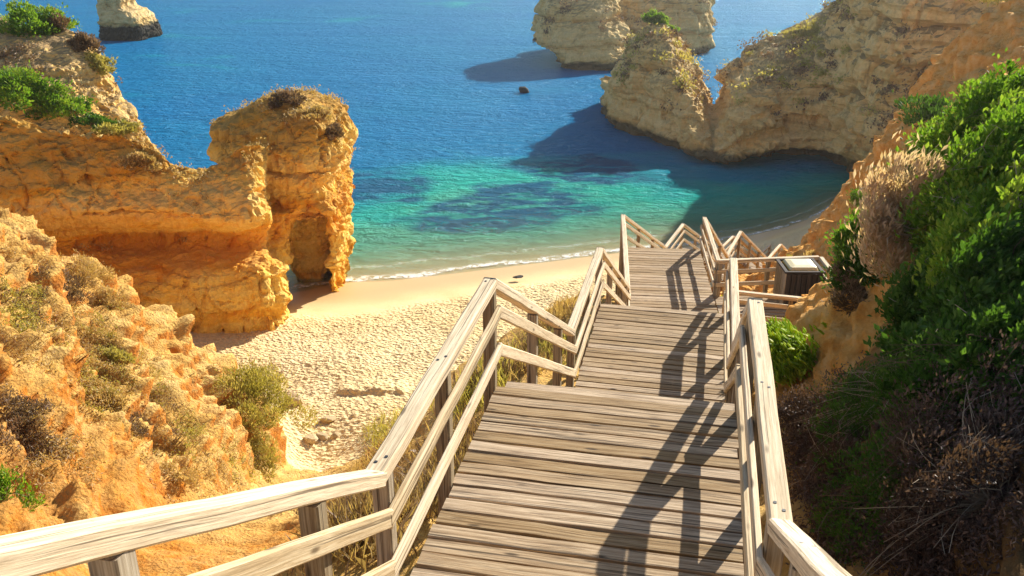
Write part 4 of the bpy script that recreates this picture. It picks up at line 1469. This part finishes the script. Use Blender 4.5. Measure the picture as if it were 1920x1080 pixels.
grass('dry_grass', [([(620, 1060), (650, 960), (720, 930), (720, 1070)], 5200), ([(740, 1000), (820, 830), (880, 790), (800, 960)], 5200), ([(640, 900), (700, 850), (800, 760), (740, 880)], 1800),
                    ([(850, 760), (900, 690), (1010, 620), (1060, 700), (950, 720)], 5500), ([(1000, 620), (1085, 560), (1060, 600)], 900)],
      'dry straw grass along the left of the stairs', 'leaf_dry', 500, 0, .3)
grass('brown_grass', [([(620, 1060), (650, 960), (720, 930), (720, 1070)], 3500), ([(740, 1000), (820, 830), (880, 790), (800, 960)], 3500), ([(850, 760), (900, 690), (1010, 620), (1060, 700), (950, 720)], 3500)],
      'dead brown grass mixed into the straw beside the stairs', 'leaf_brown', 502, 0, .34)
grass('green_grass', [([(690, 800), (760, 770), (800, 800), (700, 830)], 1300), ([(860, 800), (900, 720), (960, 640), (930, 760)], 1100), ([(1010, 640), (1040, 640), (1030, 690)], 500)],
      'olive green grass tufts on the sandy bank beside the stairs', 'leaf_olive', 501, 0, .4)
def scrub(name, polys, label, leaf, seed, size, asp, hh):
    r = np.random.default_rng(seed)
    C_, D = [], []
    for poly, cl, per in polys:
        A = np.array([ground_px(*p) for p in poly])
        q = r.dirichlet(np.ones(len(A)) * .8, cl) @ A
        rad = r.uniform(.06, .26, cl)
        for (x, y, z), rr in zip(q, rad):
            k = int(per * rr / .16)
            xy = np.array([x, y]) + r.normal(size=(k, 2)) * rr * .6
            h = real_h(xy[:, 0], xy[:, 1])
            C_.append(np.stack([xy[:, 0], xy[:, 1], h + r.uniform(-.02, 1, k) * hh * (.4 + rr * 3)], 1))
    C_ = np.concatenate(C_)
    D = r.normal(size=C_.shape) + [0, 0, 1.0]; D /= np.linalg.norm(D, axis=1)[:, None]
    V, Q = leaf_quads(C_, D, size, asp, r)
    o = mesh_np(name, V, Q, M[leaf], attrs={'rnd': ('FLOAT', np.repeat(np.clip(r.normal(.5, .28, len(C_)), 0, 1), 4))})
    return tag(o, label, 'ground cover', kind='stuff')


scrub('dry_scrub', [([(0, 460), (120, 520), (320, 680), (420, 880), (300, 900), (0, 760)], 520, 40), ([(200, 800), (420, 880), (520, 930), (300, 930)], 90, 30), ([(0, 760), (180, 820), (200, 930), (0, 940)], 90, 30)],
      'low dry scrub scattered over the left slope', 'leaf_dry', 600, .06, .3, .2)
scrub('olive_scrub', [([(60, 560), (220, 560), (330, 720), (260, 860), (120, 780)], 100, 46), ([(330, 800), (430, 850), (520, 900), (330, 880)], 60, 40), ([(0, 520), (100, 540), (60, 640), (0, 640)], 60, 40)],
      'olive brown scrub in the hollows of the left slope', 'leaf_olive', 603, .065, .35, .24)
scrub('brown_scrub', [([(0, 540), (160, 560), (160, 680), (0, 660)], 55, 46), ([(0, 740), (110, 760), (120, 880), (0, 860)], 90, 46), ([(180, 640), (320, 720), (380, 840), (230, 760)], 45, 46)],
      'dead brown scrub on the left slope', 'leaf_brown', 604, .06, .3, .22)
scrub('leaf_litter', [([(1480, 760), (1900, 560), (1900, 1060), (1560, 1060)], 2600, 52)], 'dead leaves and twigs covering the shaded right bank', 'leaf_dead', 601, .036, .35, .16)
scrub('trailing_leaves', [([(1560, 780), (1900, 500), (1900, 900), (1660, 900)], 320, 30)], 'green leaves trailing over the shaded right bank', 'leaf_dark', 602, .05, .5, .2)

# ---------------------------------------------------------------- light, sky, camera
w = bpy.data.worlds.new('World')
scene.world = w
w.use_nodes = True
nt = w.node_tree
sky = nt.nodes.new('ShaderNodeTexSky')
sky.sky_type = 'NISHITA'
sky.sun_disc = False
sky.sun_elevation = SUN_EL
sky.sun_rotation = SUN_AZ
sky.air_density = 1.0
sky.dust_density = .6
bg = nt.nodes['Background']
nt.links.new(sky.outputs[0], bg.inputs['Color'])
bg.inputs['Strength'].default_value = .08
sl = bpy.data.lights.new('sun', 'SUN')
sl.energy = 5.0
sl.angle = math.radians(.5)
sl.color = (1.0, .93, .80)
so = link(bpy.data.objects.new('sun', sl))
sd = Vector((math.sin(SUN_AZ) * math.cos(SUN_EL), math.cos(SUN_AZ) * math.cos(SUN_EL), math.sin(SUN_EL)))
so.rotation_euler = sd.to_track_quat('Z', 'Y').to_euler()
so.location = (40, 60, 60)

hv = np.array([(x, y, z) for z in (-32.0, 40.0) for x, y in ((-7000, -60), (7000, -60), (7000, 9500), (-7000, 9500))])
hq = np.array([[3, 2, 1, 0], [4, 5, 6, 7], [0, 1, 5, 4], [1, 2, 6, 5], [2, 3, 7, 6], [3, 0, 4, 7]])
hm = bpy.data.materials.new('flare veil')  # thin air volume added to imitate the sun flare at upper right
hm.use_nodes = True
hm.node_tree.nodes.remove(hm.node_tree.nodes['Principled BSDF'])
pv = hm.node_tree.nodes.new('ShaderNodeVolumePrincipled')
pv.inputs['Color'].default_value = (1.0, .97, .93, 1)
pv.inputs['Density'].default_value = .0003
pv.inputs['Anisotropy'].default_value = .7
hm.node_tree.links.new(pv.outputs[0], hm.node_tree.nodes['Material Output'].inputs['Volume'])
tag(mesh_np('flare_veil', hv, hq, hm), kind='stuff')

cam = bpy.data.cameras.new('camera')
cam.sensor_width = 36
cam.lens = 36 * F / 1920
cam.clip_start = .05
cam.clip_end = 20000
co = link(bpy.data.objects.new('camera', cam))
co.location = (0, 0, CAMZ)
co.rotation_euler = (math.pi / 2 - PITCH, 0, 0)
scene.camera = co
scene.view_settings.view_transform = 'Standard'
scene.view_settings.look = 'None'
scene.view_settings.exposure = .95
scene.view_settings.gamma = 1
scene.cycles.max_bounces = 6
scene.cycles.transparent_max_bounces = 6
